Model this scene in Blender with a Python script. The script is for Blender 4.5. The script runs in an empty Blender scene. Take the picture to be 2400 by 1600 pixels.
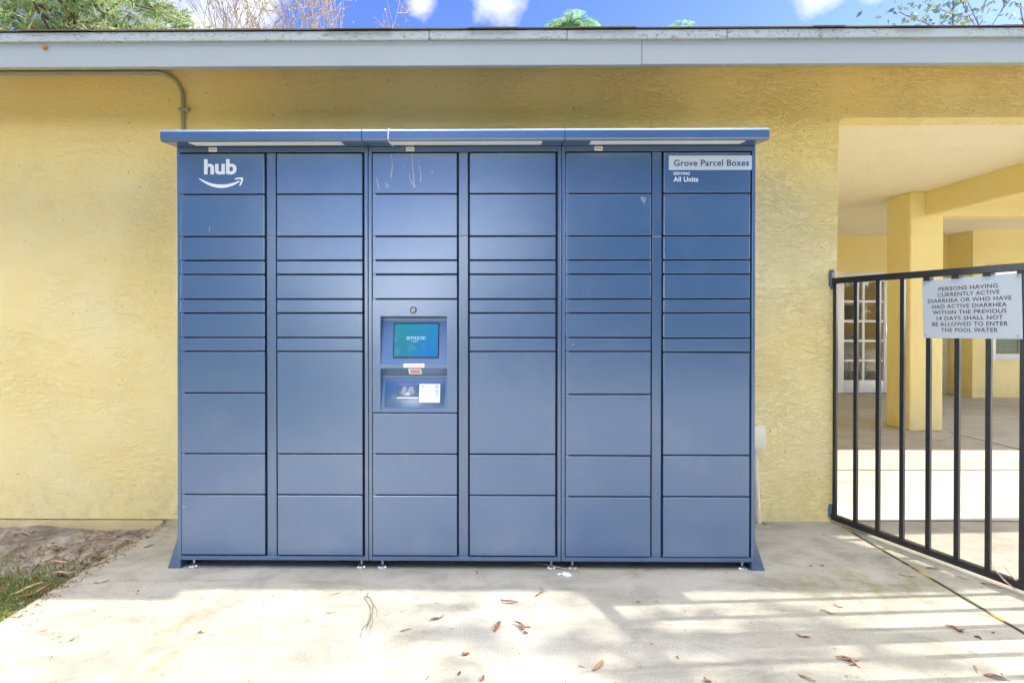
import bpy, bmesh, math, random
from mathutils import Vector, Matrix, Euler
import numpy as np
from mathutils import noise as mnoise
R = math.radians
scene = bpy.context.scene
COL = scene.collection

# ------------------------------------------------------------------ camera
CAM_H = 1.17
cam_d = bpy.data.cameras.new("camera"); cam = bpy.data.objects.new("camera", cam_d); COL.objects.link(cam)
cam.location = (0, 0, CAM_H)
cam.rotation_euler = (R(90 - 0.3), 0, R(0.5))
cam_d.sensor_width = 36.0; cam_d.lens = 17.25
cam_d.shift_x = 0.0229; cam_d.shift_y = -0.0175
cam_d.clip_start = 0.05; cam_d.clip_end = 2000
scene.camera = cam

# ------------------------------------------------------------------ light
SUN_EL, SUN_BACK = 37.5, 3.2
world = bpy.data.worlds.new("World"); scene.world = world; world.use_nodes = True
wn, wl = world.node_tree.nodes, world.node_tree.links
wn.clear()
w_out = wn.new('ShaderNodeOutputWorld'); w_bg = wn.new('ShaderNodeBackground')
sky = wn.new('ShaderNodeTexSky'); sky.sky_type = 'NISHITA'; sky.sun_disc = False
sky.sun_elevation = R(SUN_EL); sky.sun_rotation = R(90 - SUN_BACK)
sky.air_density = 1.0; sky.dust_density = 0.6; sky.ozone_density = 2.5
SKY_STRENGTH = 0.15
w_bg.inputs[1].default_value = SKY_STRENGTH
wl.new(w_bg.outputs[0], w_out.inputs[0])

def wmath(op, a, b=None, clamp=False):
    n = wn.new('ShaderNodeMath'); n.operation = op; n.use_clamp = clamp
    for i, v in enumerate((a, b)):
        if v is None: continue
        if isinstance(v, (int, float)): n.inputs[i].default_value = v
        else: wl.new(v, n.inputs[i])
    return n.outputs[0]

w_tc = wn.new('ShaderNodeTexCoord')
def wnoise(scale, detail, rough, loc=(0, 0, 0), stretch=(1, 1, 1)):
    m = wn.new('ShaderNodeMapping'); m.inputs['Location'].default_value = loc; m.inputs['Scale'].default_value = stretch
    wl.new(w_tc.outputs['Generated'], m.inputs[0])
    n = wn.new('ShaderNodeTexNoise'); n.inputs['Scale'].default_value = scale
    n.inputs['Detail'].default_value = detail; n.inputs['Roughness'].default_value = rough
    wl.new(m.outputs[0], n.inputs[0]); return n.outputs[0]
def wblob(u, v, r_in, r_out):
    d = Vector((u, 1, v)).normalized()
    n = wn.new('ShaderNodeVectorMath'); n.operation = 'DISTANCE'
    nn = wn.new('ShaderNodeVectorMath'); nn.operation = 'NORMALIZE'
    wl.new(w_tc.outputs['Generated'], nn.inputs[0]); wl.new(nn.outputs[0], n.inputs[0]); n.inputs[1].default_value = d
    mr = wn.new('ShaderNodeMapRange'); mr.interpolation_type = 'SMOOTHSTEP'
    mr.inputs[1].default_value = r_in; mr.inputs[2].default_value = r_out
    mr.inputs[3].default_value = 1; mr.inputs[4].default_value = 0
    wl.new(n.outputs[1], mr.inputs[0]); return mr.outputs[0]
# real cumulus puffs: soft round masks broken up by noise
cl = None
for b in ((0.01, .655, .012, .085), (-.145, .645, .0, .05), (.67, .675, .0, .07), (.77, .665, .0, .035), (-.50, .65, .02, .10), (-.60, .62, .05, .17),
          (-0.1, 1.0, .1, .2), (.5, 1.1, .1, .25)):
    m = wblob(*b)
    cl = m if cl is None else wmath('MAXIMUM', cl, m)
n1 = wnoise(16, 8, .62)
front = wmath('MULTIPLY', wmath('SUBTRACT', wmath('ADD', wmath('MULTIPLY', cl, .62), n1), .76), 1.9, True)
# bright cloud added out of view as fill light: low all round, high overhead
wnm = wn.new('ShaderNodeVectorMath'); wnm.operation = 'NORMALIZE'; wl.new(w_tc.outputs['Generated'], wnm.inputs[0])
sx = wn.new('ShaderNodeSeparateXYZ'); wl.new(wnm.outputs[0], sx.inputs[0])
backm = wmath('MULTIPLY', wmath('SUBTRACT', wmath('MULTIPLY', sx.outputs[1], -1.0), .05), 4.0, True)
low = wmath('MULTIPLY', wmath('SUBTRACT', .26, sx.outputs[2]), 8.0, True)
high = wmath('MULTIPLY', wmath('SUBTRACT', sx.outputs[2], .66), 6.0, True)
n2 = wnoise(3.0, 7, .55, (3.1, 0, .7))
back = wmath('MULTIPLY', wmath('MULTIPLY', wmath('SUBTRACT', n2, .38), 5.0, True), wmath('MAXIMUM', low, high))
CLOUD_FAR, FILL_CLOUD = 2.6, 20.0
w_mix = wn.new('ShaderNodeMix'); w_mix.data_type = 'RGBA'
w_mixb = wn.new('ShaderNodeMix'); w_mixb.data_type = 'RGBA'
w_hsv = wn.new('ShaderNodeHueSaturation'); w_hsv.inputs['Saturation'].default_value = 1.24; w_hsv.inputs['Value'].default_value = .68; w_hsv.inputs['Hue'].default_value = .524
wl.new(sky.outputs[0], w_hsv.inputs['Color'])
wl.new(back, w_mixb.inputs[0]); wl.new(w_hsv.outputs[0], w_mixb.inputs[6]); w_mixb.inputs[7].default_value = (FILL_CLOUD, FILL_CLOUD * .99, FILL_CLOUD * .97, 1)
wl.new(front, w_mix.inputs[0]); wl.new(w_mixb.outputs[2], w_mix.inputs[6]); w_mix.inputs[7].default_value = (CLOUD_FAR * .97, CLOUD_FAR * .98, CLOUD_FAR * 1.03, 1)
wl.new(w_mix.outputs[2], w_bg.inputs[0])

sun_d = bpy.data.lights.new("sun", 'SUN'); sun = bpy.data.objects.new("sun", sun_d); COL.objects.link(sun)
sun_d.energy = 2.7; sun_d.angle = R(0.5); sun_d.color = (1.0, .95, .87)
ce = math.cos(R(SUN_EL))
SUN_DIR = Vector((ce * math.cos(R(SUN_BACK)), ce * math.sin(R(SUN_BACK)), math.sin(R(SUN_EL))))
sun.rotation_euler = SUN_DIR.to_track_quat('Z', 'Y').to_euler(); sun.location = (20, 0, 20)

vs = scene.view_settings
scene.display_settings.display_device = 'sRGB'
vs.view_transform = 'Standard'; vs.look = 'None'; vs.gamma = 1.0; vs.use_curve_mapping = False
vs.exposure = 1.78
scene.cycles.max_bounces = 8; scene.cycles.diffuse_bounces = 5; scene.cycles.glossy_bounces = 3
scene.cycles.transparent_max_bounces = 12
scene.cycles.use_denoising = True

# ------------------------------------------------------------------ materials
class NT:
    def __init__(s, name):
        s.m = bpy.data.materials.new(name); s.m.use_nodes = True
        s.t = s.m.node_tree; s.n = s.t.nodes; s.l = s.t.links
        s.p = s.n['Principled BSDF']; s.out = s.n['Material Output']
        s.pos = None
    def P(s):
        if s.pos is None:
            s.pos = s.n.new('ShaderNodeNewGeometry')
        return s.pos.outputs['Position']
    def set(s, **k):
        for a, v in k.items():
            inp = s.p.inputs[a.replace('_', ' ')]
            if hasattr(v, 'is_output') or isinstance(v, bpy.types.NodeSocket): s.l.new(v, inp)
            else: inp.default_value = v
        return s
    def noise(s, scale, detail=4, rough=.55, stretch=(1, 1, 1), rot=(0, 0, 0), dist=0.0, loc=(0, 0, 0)):
        m = s.n.new('ShaderNodeMapping'); m.inputs['Scale'].default_value = stretch
        m.inputs['Rotation'].default_value = rot; m.inputs['Location'].default_value = loc
        s.l.new(s.P(), m.inputs[0])
        n = s.n.new('ShaderNodeTexNoise'); n.inputs['Scale'].default_value = scale; n.inputs['Detail'].default_value = detail
        n.inputs['Roughness'].default_value = rough; n.inputs['Distortion'].default_value = dist
        s.l.new(m.outputs[0], n.inputs[0]); return n.outputs[0]
    def voro(s, scale, stretch=(1, 1, 1), rot=(0, 0, 0), feature='F1'):
        m = s.n.new('ShaderNodeMapping'); m.inputs['Scale'].default_value = stretch; m.inputs['Rotation'].default_value = rot
        s.l.new(s.P(), m.inputs[0])
        n = s.n.new('ShaderNodeTexVoronoi'); n.inputs['Scale'].default_value = scale; n.feature = feature
        s.l.new(m.outputs[0], n.inputs[0]); return n.outputs['Distance']
    def math(s, op, a, b=None, clamp=False):
        n = s.n.new('ShaderNodeMath'); n.operation = op; n.use_clamp = clamp
        for i, v in enumerate((a, b)):
            if v is None: continue
            if isinstance(v, (int, float)): n.inputs[i].default_value = v
            else: s.l.new(v, n.inputs[i])
        return n.outputs[0]
    def ramp(s, v, lo, hi, a=0.0, b=1.0):
        n = s.n.new('ShaderNodeMapRange'); n.interpolation_type = 'SMOOTHSTEP'
        n.inputs[1].default_value = lo; n.inputs[2].default_value = hi; n.inputs[3].default_value = a; n.inputs[4].default_value = b
        s.l.new(v, n.inputs[0]); return n.outputs[0]
    def mix(s, f, a, b, mode='MIX'):
        n = s.n.new('ShaderNodeMix'); n.data_type = 'RGBA'; n.blend_type = mode
        for i, v in ((0, f), (6, a), (7, b)):
            if isinstance(v, (int, float)): n.inputs[i].default_value = v
            elif isinstance(v, tuple): n.inputs[i].default_value = (*v, 1) if len(v) == 3 else v
            else: s.l.new(v, n.inputs[i])
        return n.outputs[2]
    def bump(s, h, strength=.5, dist=.01, prev=None):
        n = s.n.new('ShaderNodeBump'); n.inputs['Strength'].default_value = strength; n.inputs['Distance'].default_value = dist
        s.l.new(h, n.inputs['Height'])
        if prev is not None: s.l.new(prev, n.inputs['Normal'])
        return n.outputs[0]
    def near(s, x, y, z, rx, ry, rz):
        """1 at a place, falling to 0 at the ellipsoid (rx,ry,rz)"""
        a = s.n.new('ShaderNodeVectorMath'); a.operation = 'SUBTRACT'; s.l.new(s.P(), a.inputs[0]); a.inputs[1].default_value = (x, y, z)
        b = s.n.new('ShaderNodeVectorMath'); b.operation = 'DIVIDE'; s.l.new(a.outputs[0], b.inputs[0]); b.inputs[1].default_value = (rx, ry, rz)
        c = s.n.new('ShaderNodeVectorMath'); c.operation = 'LENGTH'; s.l.new(b.outputs[0], c.inputs[0])
        return s.ramp(c.outputs[1], 0.0, 1.0, 1.0, 0.0)

def plain(name, col, rough=.5, metal=0.0, spec=.5):
    t = NT(name).set(Base_Color=(*col, 1), Roughness=rough, Metallic=metal, Specular_IOR_Level=spec)
    return t.m
def rough_plain(name, col, rough=.5, var=.15, scale=8, bump=0.0, metal=0.0):
    t = NT(name); n = t.noise(scale, 5, .6)
    c2 = tuple(max(0, c * (1 - var * 2)) for c in col); c1 = tuple(min(1, c * (1 + var)) for c in col)
    t.set(Base_Color=t.mix(n, c2, c1), Roughness=rough, Metallic=metal)
    if bump: t.set(Normal=t.bump(t.noise(scale * 14, 4, .6), bump, .002))
    return t.m

M = {}
def stucco(name, col, pale, trowel=1.0):
    t = NT(name)
    big = t.noise(1.1, 5, .6); mid = t.noise(6, 5, .65, (1, 1, .7))
    c = t.mix(t.math('MULTIPLY', t.ramp(big, .35, .7), .55), col, pale)
    c = t.mix(t.ramp(mid, .5, .8, 0, .25), c, tuple(v * .8 for v in col))
    speck = t.math('MULTIPLY', t.ramp(t.noise(46, 3, .6), .66, .72, 0, .55), t.ramp(t.noise(3.1, 3, .6), .42, .6))
    c = t.mix(speck, c, (.22, .15, .05))
    # dirt splashed on the foot of the wall
    sz = t.n.new('ShaderNodeSeparateXYZ'); t.l.new(t.P(), sz.inputs[0])
    foot = t.math('MULTIPLY', t.ramp(sz.outputs[2], 0.0, .35, 1, 0), t.ramp(t.noise(14, 6, .7), .42, .68))
    c = t.mix(t.math('MULTIPLY', foot, .22), c, (.36, .27, .11))
    t.set(Base_Color=c, Roughness=.85, Specular_IOR_Level=.25)
    # skip-trowel strokes: slanted, stretched ridges, plus sandy grain
    def ridge(scale, rot, stretch, w, loc):
        n = t.noise(scale, 3, .55, stretch, (0, rot, 0), 1.1, loc)
        return t.ramp(t.math('ABSOLUTE', t.math('SUBTRACT', n, .5)), 0.0, w, 1, 0)
    s1 = ridge(17, R(40), (.6, 1, 1.7), .05, (0, 0, 0)); s2 = ridge(25, R(55), (.7, 1, 1.7), .05, (5, 0, 2))
    pick = t.ramp(t.noise(1.7, 2, .5, loc=(4, 0, 0)), .42, .58)
    patch = t.ramp(t.noise(2.4, 4, .6, loc=(1, 0, 7)), .36, .66, .15, 1)
    sx_ = t.n.new('ShaderNodeSeparateXYZ'); t.l.new(t.P(), sx_.inputs[0])
    coarse = t.ramp(sx_.outputs[0], -1.2, 1.2, .55, 1.6)       # the older coat on the left is trowelled smoother
    h = t.math('MULTIPLY', t.math('MULTIPLY', t.mix(pick, s1, s2), patch), coarse)
    h = t.math('ADD', h, t.math('MULTIPLY', t.noise(24, 5, .6, (1, 1, 1.2), (0, R(30), 0), .8), .9))
    b1 = t.bump(h, .55 * trowel, .011)
    b2 = t.bump(t.noise(110, 5, .7), .6, .004, b1)
    t.set(Normal=b2)
    return t.m
M['stucco'] = stucco('stucco_yellow', (.86, .705, .30), (.88, .79, .49))
M['stucco_in'] = stucco('stucco_walkway', (.90, .75, .34), (.90, .79, .45), .5)
M['ceiling'] = stucco('stucco_ceiling', (.90, .83, .63), (.91, .86, .70), .6)

def concrete(name, base, light, dark, stains=True):
    t = NT(name)
    big = t.noise(.9, 6, .62); mid = t.noise(3.6, 8, .68, (1, 1.6, 1), (0, 0, R(25)), .6); fine = t.noise(140, 3, .6)
    streak = t.noise(5, 6, .65, (.35, 1.7, 1), (0, 0, R(28)), .4)
    c = t.mix(t.ramp(big, .3, .72), base, light)
    c = t.mix(t.ramp(mid, .42, .74, 0, .75), c, dark)
    c = t.mix(t.ramp(streak, .52, .72, 0, .5), c, tuple(v * .82 for v in dark))
    c = t.mix(t.math('MULTIPLY', t.ramp(fine, .35, .75), .32), c, tuple(v * .6 for v in dark))
    # hairline cracks / trowel scratches
    ck = t.ramp(t.voro(2.3, (1, 1.4, 1), feature='DISTANCE_TO_EDGE'), 0.0, .006, 1, 0)
    ckm = t.math('MULTIPLY', ck, t.ramp(t.noise(1.3, 3, .5, loc=(2, 9, 0)), .56, .66))
    c = t.mix(t.math('MULTIPLY', ckm, .12), c, tuple(v * .35 for v in dark))
    dots = t.ramp(t.voro(9), .030, .045, 1, 0)
    c = t.mix(t.math('MULTIPLY', dots, t.ramp(t.noise(2, 2, .5), .44, .56, 0, .75)), c, (.10, .08, .06))
    if stains:
        rust = t.math('MULTIPLY', t.near(-1.17, 1.78, 0, .10, .42, .3), t.ramp(t.noise(9, 6, .7, (1, .5, 1)), .42, .6))
        c = t.mix(t.math('MULTIPLY', rust, .95), c, (.36, .19, .06))
        moss = t.math('MULTIPLY', t.near(1.68, 2.18, 0, .62, .26, .3), t.ramp(t.noise(7, 7, .72), .40, .66))
        c = t.mix(t.math('MULTIPLY', moss, .85), c, (.16, .16, .045))
        moss2 = t.math('MULTIPLY', t.near(2.02, 2.45, 0, .22, .55, .3), t.ramp(t.noise(11, 7, .72), .45, .7))
        c = t.mix(t.math('MULTIPLY', moss2, .7), c, (.20, .19, .08))
        dark_band = t.math('MULTIPLY', t.near(-.2, 2.42, 0, 2.0, .26, .3), t.ramp(t.noise(6, 6, .7, (.6, 1, 1)), .38, .7))  # darker patches, broken by noise, along the front foot of the locker
        c = t.mix(t.math('MULTIPLY', dark_band, .4), c, (.19, .185, .15))
        edge = t.math('MULTIPLY', t.near(-1.75, 2.75, 0, .5, .5, .3), t.ramp(t.noise(20, 6, .7), .42, .6))
        c = t.mix(t.math('MULTIPLY', edge, .7), c, (.27, .23, .12))
    t.set(Base_Color=c, Roughness=.8, Specular_IOR_Level=.3)
    b1 = t.bump(t.noise(26, 6, .65, (1, 2.0, 1), (0, 0, R(20))), .22, .008)
    t.set(Normal=t.bump(fine, .4, .003, b1))
    return t.m
M['concrete'] = concrete('concrete_pad', (.335, .31, .245), (.43, .405, .34), (.19, .18, .145))
M['concrete_in'] = concrete('concrete_walkway', (.50, .475, .42), (.58, .55, .49), (.36, .34, .29), False)
M['joint'] = rough_plain('joint_dirt', (.17, .15, .12), .95, .4, 12)
t = NT('joint_filler'); t.set(Base_Color=t.mix(t.ramp(t.noise(6, 4, .6), .5, .62), (.05, .045, .02), (.50, .30, .05)), Roughness=.9); M['joint_moss'] = t.m

def metal_paint(name, col, rough=.34, spec=.55, dust=.10):
    t = NT(name)
    n = t.noise(2.6, 5, .6); sm = t.noise(30, 4, .6)
    c = t.mix(t.math('MULTIPLY', t.ramp(n, .45, .75), dust), col, (.30, .32, .36))
    t.set(Base_Color=c, Roughness=t.math('ADD', t.math('MULTIPLY', sm, .10), rough - .05), Specular_IOR_Level=.8, Metallic=.2, Coat_Weight=1.0, Coat_Roughness=.25, Coat_IOR=2.0)
    t.set(Normal=t.bump(t.noise(420, 2, .5), .05, .0006, t.bump(t.noise(2.2, 4, .5), .13, .02)))
    return t.m
BLUE = (.031, .106, .250)
M['door'] = metal_paint('powder_coat_blue', BLUE)
M['frame'] = metal_paint('powder_coat_blue_frame', tuple(v * .92 for v in BLUE), .36)
M['canopy'] = metal_paint('powder_coat_blue_canopy', tuple(v * .9 for v in BLUE), .30)
M['side'] = metal_paint('powder_coat_blue_bracket', tuple(v * .75 for v in BLUE), .4)
M['gap'] = plain('door_gap_black', (.008, .012, .02), .7)
M['diffuser'] = plain('frosted_diffuser', (.88, .88, .85), .45)
M['steel'] = plain('zinc_steel', (.62, .64, .68), .32, .9)
M['chrome'] = plain('chrome_lock', (.30, .31, .33), .3, .7)
M['black'] = rough_plain('black_paint', (.020, .022, .026), .22, .2, 14)
M['blackplastic'] = plain('black_plastic', (.012, .012, .014), .4)
M['white'] = plain('white_vinyl', (.80, .82, .84), .5)
M['letter_white'] = plain('white_lettering', (.74, .80, .86), .5)
M['letter_navy'] = plain('navy_lettering', (.015, .035, .11), .5)
M['letter_brown'] = plain('brown_lettering', (.075, .05, .045), .5)
M['letter_grey'] = plain('grey_lettering', (.30, .31, .33), .5)
M['plate'] = plain('pale_blue_label', (.52, .60, .70), .45)
t = NT('sign_plate'); t.set(Base_Color=t.mix(t.noise(5, 4, .6), (.43, .48, .52), (.50, .545, .58)), Roughness=.38); M['sign'] = t.m
M['sticker'] = plain('white_sticker', (.82, .81, .78), .5)
M['pink'] = plain('pink_print', (.72, .30, .27), .5)
M['droppings'] = rough_plain('dried_droppings', (.62, .64, .66), .8, .2, 40)
t = NT('fascia_paint')
c = t.mix(t.noise(1.2, 5, .6), (.32, .36, .365), (.37, .405, .405))
t.set(Base_Color=t.mix(t.ramp(t.noise(24, 6, .7, (.6, 1, 1.5)), .64, .74, 0, .25), c, (.30, .25, .18)), Roughness=.5)
t.set(Normal=t.bump(t.noise(9, 4, .6, (.3, 1, 3)), .12, .004)); M['fascia'] = t.m
t = NT('peeling_trim')
c = t.mix(t.noise(1.5, 5, .6), (.35, .41, .41), (.42, .47, .47))
peel = t.math('MULTIPLY', t.ramp(t.noise(55, 6, .72, (.55, 1, 1.2), (0, R(20), 0), 1.5), .54, .60), t.ramp(t.noise(2.6, 4, .6), .36, .55))
t.set(Base_Color=t.mix(t.math('MULTIPLY', peel, .85), c, (.22, .17, .11)), Roughness=.6); M['trim'] = t.m
t = NT('asphalt_shingle'); t.set(Base_Color=t.mix(t.noise(18, 6, .7), (.09, .065, .045), (.22, .165, .11)), Roughness=.95, Normal=t.bump(t.noise(200, 3, .6), .5, .004)); M['shingle'] = t.m
M['soffit'] = rough_plain('soffit_paint', (.62, .45, .15), .8, .1, 4)
M['conduit'] = rough_plain('painted_conduit', (.36, .40, .30), .5, .15, 5)
M['boxpaint'] = rough_plain('cream_box_paint', (.80, .75, .58), .5, .06, 6)
M['doorwhite'] = rough_plain('white_door_paint', (.78, .78, .78), .4, .04, 3)
M['blind'] = rough_plain('blind_slats', (.62, .60, .56), .5, .1, 12)
t = NT('soil')
sc_ = t.noise(7, 8, .72); c = t.mix(t.ramp(sc_, .35, .7), (.15, .115, .08), (.40, .36, .30))
c = t.mix(t.ramp(t.noise(38, 5, .7), .55, .75, 0, .8), c, (.06, .042, .026))
t.set(Base_Color=c, Roughness=.95, Normal=t.bump(t.noise(45, 6, .7), .7, .015)); M['soil'] = t.m
t = NT('lawn_ground'); t.set(Base_Color=t.mix(t.noise(.6, 8, .7), (.055, .075, .022), (.12, .12, .05)), Roughness=.95, Normal=t.bump(t.noise(30, 5, .7), .6, .03)); M['lawn'] = t.m
M['foundation'] = rough_plain('painted_foundation', (.62, .50, .24), .85, .18, 7, .4)

def leafmat(name, cols, trans=.35, rough=.5):
    t = NT(name)
    g = t.n.new('ShaderNodeNewGeometry'); r = t.n.new('ShaderNodeValToRGB')
    r.color_ramp.elements[0].color = (*cols[0], 1); r.color_ramp.elements[1].color = (*cols[-1], 1)
    for i, cc in enumerate(cols[1:-1]):
        e = r.color_ramp.elements.new((i + 1) / (len(cols) - 1)); e.color = (*cc, 1)
    t.l.new(g.outputs['Random Per Island'], r.inputs[0])
    t.set(Base_Color=r.outputs[0], Roughness=rough, Specular_IOR_Level=.3)
    tr = t.n.new('ShaderNodeBsdfTranslucent'); t.l.new(r.outputs[0], tr.inputs[0])
    mx = t.n.new('ShaderNodeMixShader'); mx.inputs[0].default_value = trans
    t.l.new(t.p.outputs[0], mx.inputs[1]); t.l.new(tr.outputs[0], mx.inputs[2]); t.l.new(mx.outputs[0], t.out.inputs[0])
    return t.m
M['needles'] = leafmat('conifer_needles', [(.09, .19, .06), (.24, .34, .12), (.46, .45, .24), (.12, .26, .10), (.52, .47, .32)], .55)
M['palmleaf'] = leafmat('palm_leaf', [(.10, .28, .16), (.20, .40, .20), (.38, .50, .14)], .5, .4)
M['leafgreen'] = leafmat('broad_leaf', [(.03, .07, .015), (.06, .11, .03), (.10, .15, .04)], .3)
M['leafblue'] = leafmat('blue_green_leaf', [(.06, .12, .10), (.12, .18, .14), (.22, .24, .10)], .35)
M['leafautumn'] = leafmat('autumn_leaf', [(.30, .17, .05), (.42, .30, .08), (.20, .15, .08)], .4)
M['grass'] = leafmat('grass_blade', [(.07, .15, .02), (.13, .22, .03), (.22, .26, .06)], .35)
M['bark'] = rough_plain('bark', (.15, .105, .07), .9, .3, 9, .5)
M['twig'] = rough_plain('pale_twig', (.28, .22, .17), .85, .25, 5)
M['palmtrunk'] = rough_plain('palm_trunk', (.17, .13, .09), .9, .3, 6, .6)
def deadleaf(name, a, b):
    t = NT(name); t.set(Base_Color=t.mix(t.ramp(t.noise(60, 4, .65), .35, .65), a, b), Roughness=.6); return t.m
M['leaf_r'] = deadleaf('dead_leaf_red', (.12, .045, .025), (.30, .13, .065))
M['leaf_b'] = deadleaf('dead_leaf_brown', (.13, .06, .03), (.34, .19, .09))
M['leaf_t'] = deadleaf('dead_leaf_tan', (.34, .20, .10), (.52, .37, .22))
M['leaf_d'] = deadleaf('dead_leaf_dark', (.03, .02, .015), (.09, .05, .03))
M['leaf_y'] = deadleaf('dead_leaf_yellow', (.34, .23, .06), (.52, .38, .14))
# ------------------------------------------------------------------ helpers
rnd = random.Random(7)
def tag(o, label=None, cat=None, group=None, kind=None):
    if label: o['label'] = label
    if cat: o['category'] = cat
    if group: o['group'] = group
    if kind: o['kind'] = kind
    return o
def thing(name, loc, label, cat, group=None, rz=0):
    o = bpy.data.objects.new(name, None); COL.objects.link(o); o.location = loc; o.rotation_euler = (0, 0, rz)
    o.empty_display_size = .1
    return tag(o, label, cat, group)
def root_loc(p):
    v = Vector((0, 0, 0))
    while p is not None: v += p.location; p = p.parent
    return v
def fin(bm, name, mat, parent=None, smooth=32, world=True, recalc=True):
    """link a bmesh given in world coordinates as one mesh object"""
    if recalc: bmesh.ops.recalc_face_normals(bm, faces=bm.faces)
    if parent is not None and world:
        d = root_loc(parent); bmesh.ops.translate(bm, vec=-d, verts=bm.verts)
    me = bpy.data.meshes.new(name); bm.to_mesh(me); bm.free()
    for m in (mat if isinstance(mat, (list, tuple)) else [mat]): me.materials.append(m)
    if smooth:
        me.polygons.foreach_set('use_smooth', [True] * len(me.polygons)); me.set_sharp_from_angle(angle=R(smooth))
    o = bpy.data.objects.new(name, me); COL.objects.link(o)
    if parent is not None: o.parent = parent
    return o
def NB(): return bmesh.new()
def box(bm, x0, x1, y0, y1, z0, z1, bev=0.0, seg=2):
    r = bmesh.ops.create_cube(bm, size=1.0); vs_ = r['verts']
    for v in vs_:
        v.co = Vector((x0 + (v.co.x + .5) * (x1 - x0), y0 + (v.co.y + .5) * (y1 - y0), z0 + (v.co.z + .5) * (z1 - z0)))
    if bev:
        es = {e for v in vs_ for e in v.link_edges}
        bmesh.ops.bevel(bm, geom=list(es), offset=bev, segments=seg, affect='EDGES', profile=.5)
    return bm
def prism(bm, poly, axis, a, b):
    """extrude a polygon: axis 'x' poly=(y,z); 'y' poly=(x,z); 'z' poly=(x,y)"""
    def P(u, v, w):
        return {'x': (w, u, v), 'y': (u, w, v), 'z': (u, v, w)}[axis]
    A = [bm.verts.new(P(u, v, a)) for u, v in poly]; B = [bm.verts.new(P(u, v, b)) for u, v in poly]
    n = len(poly); bm.faces.new(A); bm.faces.new(B[::-1])
    for i in range(n): bm.faces.new((A[i], B[i], B[(i + 1) % n], A[(i + 1) % n]))
    return bm
def tube(bm, pts, rad, sides=10, cap=True):
    pts = [Vector(p) for p in pts]; rings = []
    up = None
    for i, p in enumerate(pts):
        d = (pts[min(i + 1, len(pts) - 1)] - pts[max(i - 1, 0)]).normalized()
        if up is None: up = Vector((0, 0, 1)) if abs(d.z) < .9 else Vector((1, 0, 0))
        u = d.cross(up).normalized(); v = u.cross(d).normalized(); up = v
        r = rad[i] if isinstance(rad, (list, tuple)) else rad
        rings.append([bm.verts.new(p + (u * math.cos(2 * math.pi * k / sides) + v * math.sin(2 * math.pi * k / sides)) * r) for k in range(sides)])
    for a, b in zip(rings, rings[1:]):
        for k in range(sides): bm.faces.new((a[k], a[(k + 1) % sides], b[(k + 1) % sides], b[k]))
    if cap: bm.faces.new(rings[0][::-1]); bm.faces.new(rings[-1])
    return bm
def cyl(bm, c, axis, r, h, sides=20, r2=None):
    a = Vector(axis).normalized(); c = Vector(c)
    return tube(bm, [c, c + a * h], [r, r if r2 is None else r2], sides)
def text_bm(body, bold=0.0, extrude=.01, spacing=1.0):
    cu = bpy.data.curves.new('lettering', 'FONT'); cu.body = body; cu.size = 1.0; cu.offset = bold; cu.extrude = extrude
    cu.space_character = spacing; cu.resolution_u = 6
    o = bpy.data.objects.new('lettering', cu); COL.objects.link(o)
    dg = bpy.context.evaluated_depsgraph_get(); me = bpy.data.meshes.new_from_object(o.evaluated_get(dg))
    bpy.data.objects.remove(o); bpy.data.curves.remove(cu)
    bm = bmesh.new(); bm.from_mesh(me); bpy.data.meshes.remove(me)
    return bm
def text_fit(body, M4, x0, x1, y0, y1, depth=.0006, bold=0.0, spacing=1.0):
    """lettering fitted into the rectangle (x0..x1, y0..y1) of the plane M4 (z = outwards)"""
    bm = text_bm(body, bold, .5, spacing)
    xs = [v.co.x for v in bm.verts]; ys = [v.co.y for v in bm.verts]
    ax, bx, ay, by = min(xs), max(xs), min(ys), max(ys)
    for v in bm.verts:
        v.co = M4 @ Vector((x0 + (v.co.x - ax) / (bx - ax) * (x1 - x0), y0 + (v.co.y - ay) / (by - ay) * (y1 - y0), (v.co.z + .5) * depth))
    return bm
def join(dst, src):
    me = bpy.data.meshes.new('tmp'); src.to_mesh(me); dst.from_mesh(me); bpy.data.meshes.remove(me); src.free()
    return dst
def plane_y(y):   # plane facing the viewpoint (-Y) with x to the right and z up
    return Matrix(((1, 0, 0, 0), (0, 0, -1, y), (0, 1, 0, 0), (0, 0, 0, 1)))
def pydata(name, verts, faces, mat, parent=None, smooth=False):
    if parent is not None:
        d = root_loc(parent); verts = np.asarray(verts) - np.array(d)
    me = bpy.data.meshes.new(name); me.from_pydata(np.asarray(verts).tolist(), [], np.asarray(faces).tolist())
    me.materials.append(mat)
    if smooth: me.polygons.foreach_set('use_smooth', [True] * len(me.polygons))
    o = bpy.data.objects.new(name, me); COL.objects.link(o)
    if parent is not None: o.parent = parent
    return o
def quads(cent, axis_a, axis_b):
    """diamond leaves: centre, half long axis, half short axis (n,3)"""
    n = len(cent)
    V = np.empty((n, 4, 3)); V[:, 0] = cent - axis_a; V[:, 1] = cent + axis_b - axis_a * .1; V[:, 2] = cent + axis_a; V[:, 3] = cent - axis_b - axis_a * .1
    return V.reshape(-1, 3), np.arange(n * 4).reshape(n, 4)
def unit(a): return a / (np.linalg.norm(a, axis=1, keepdims=True) + 1e-9)

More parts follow.
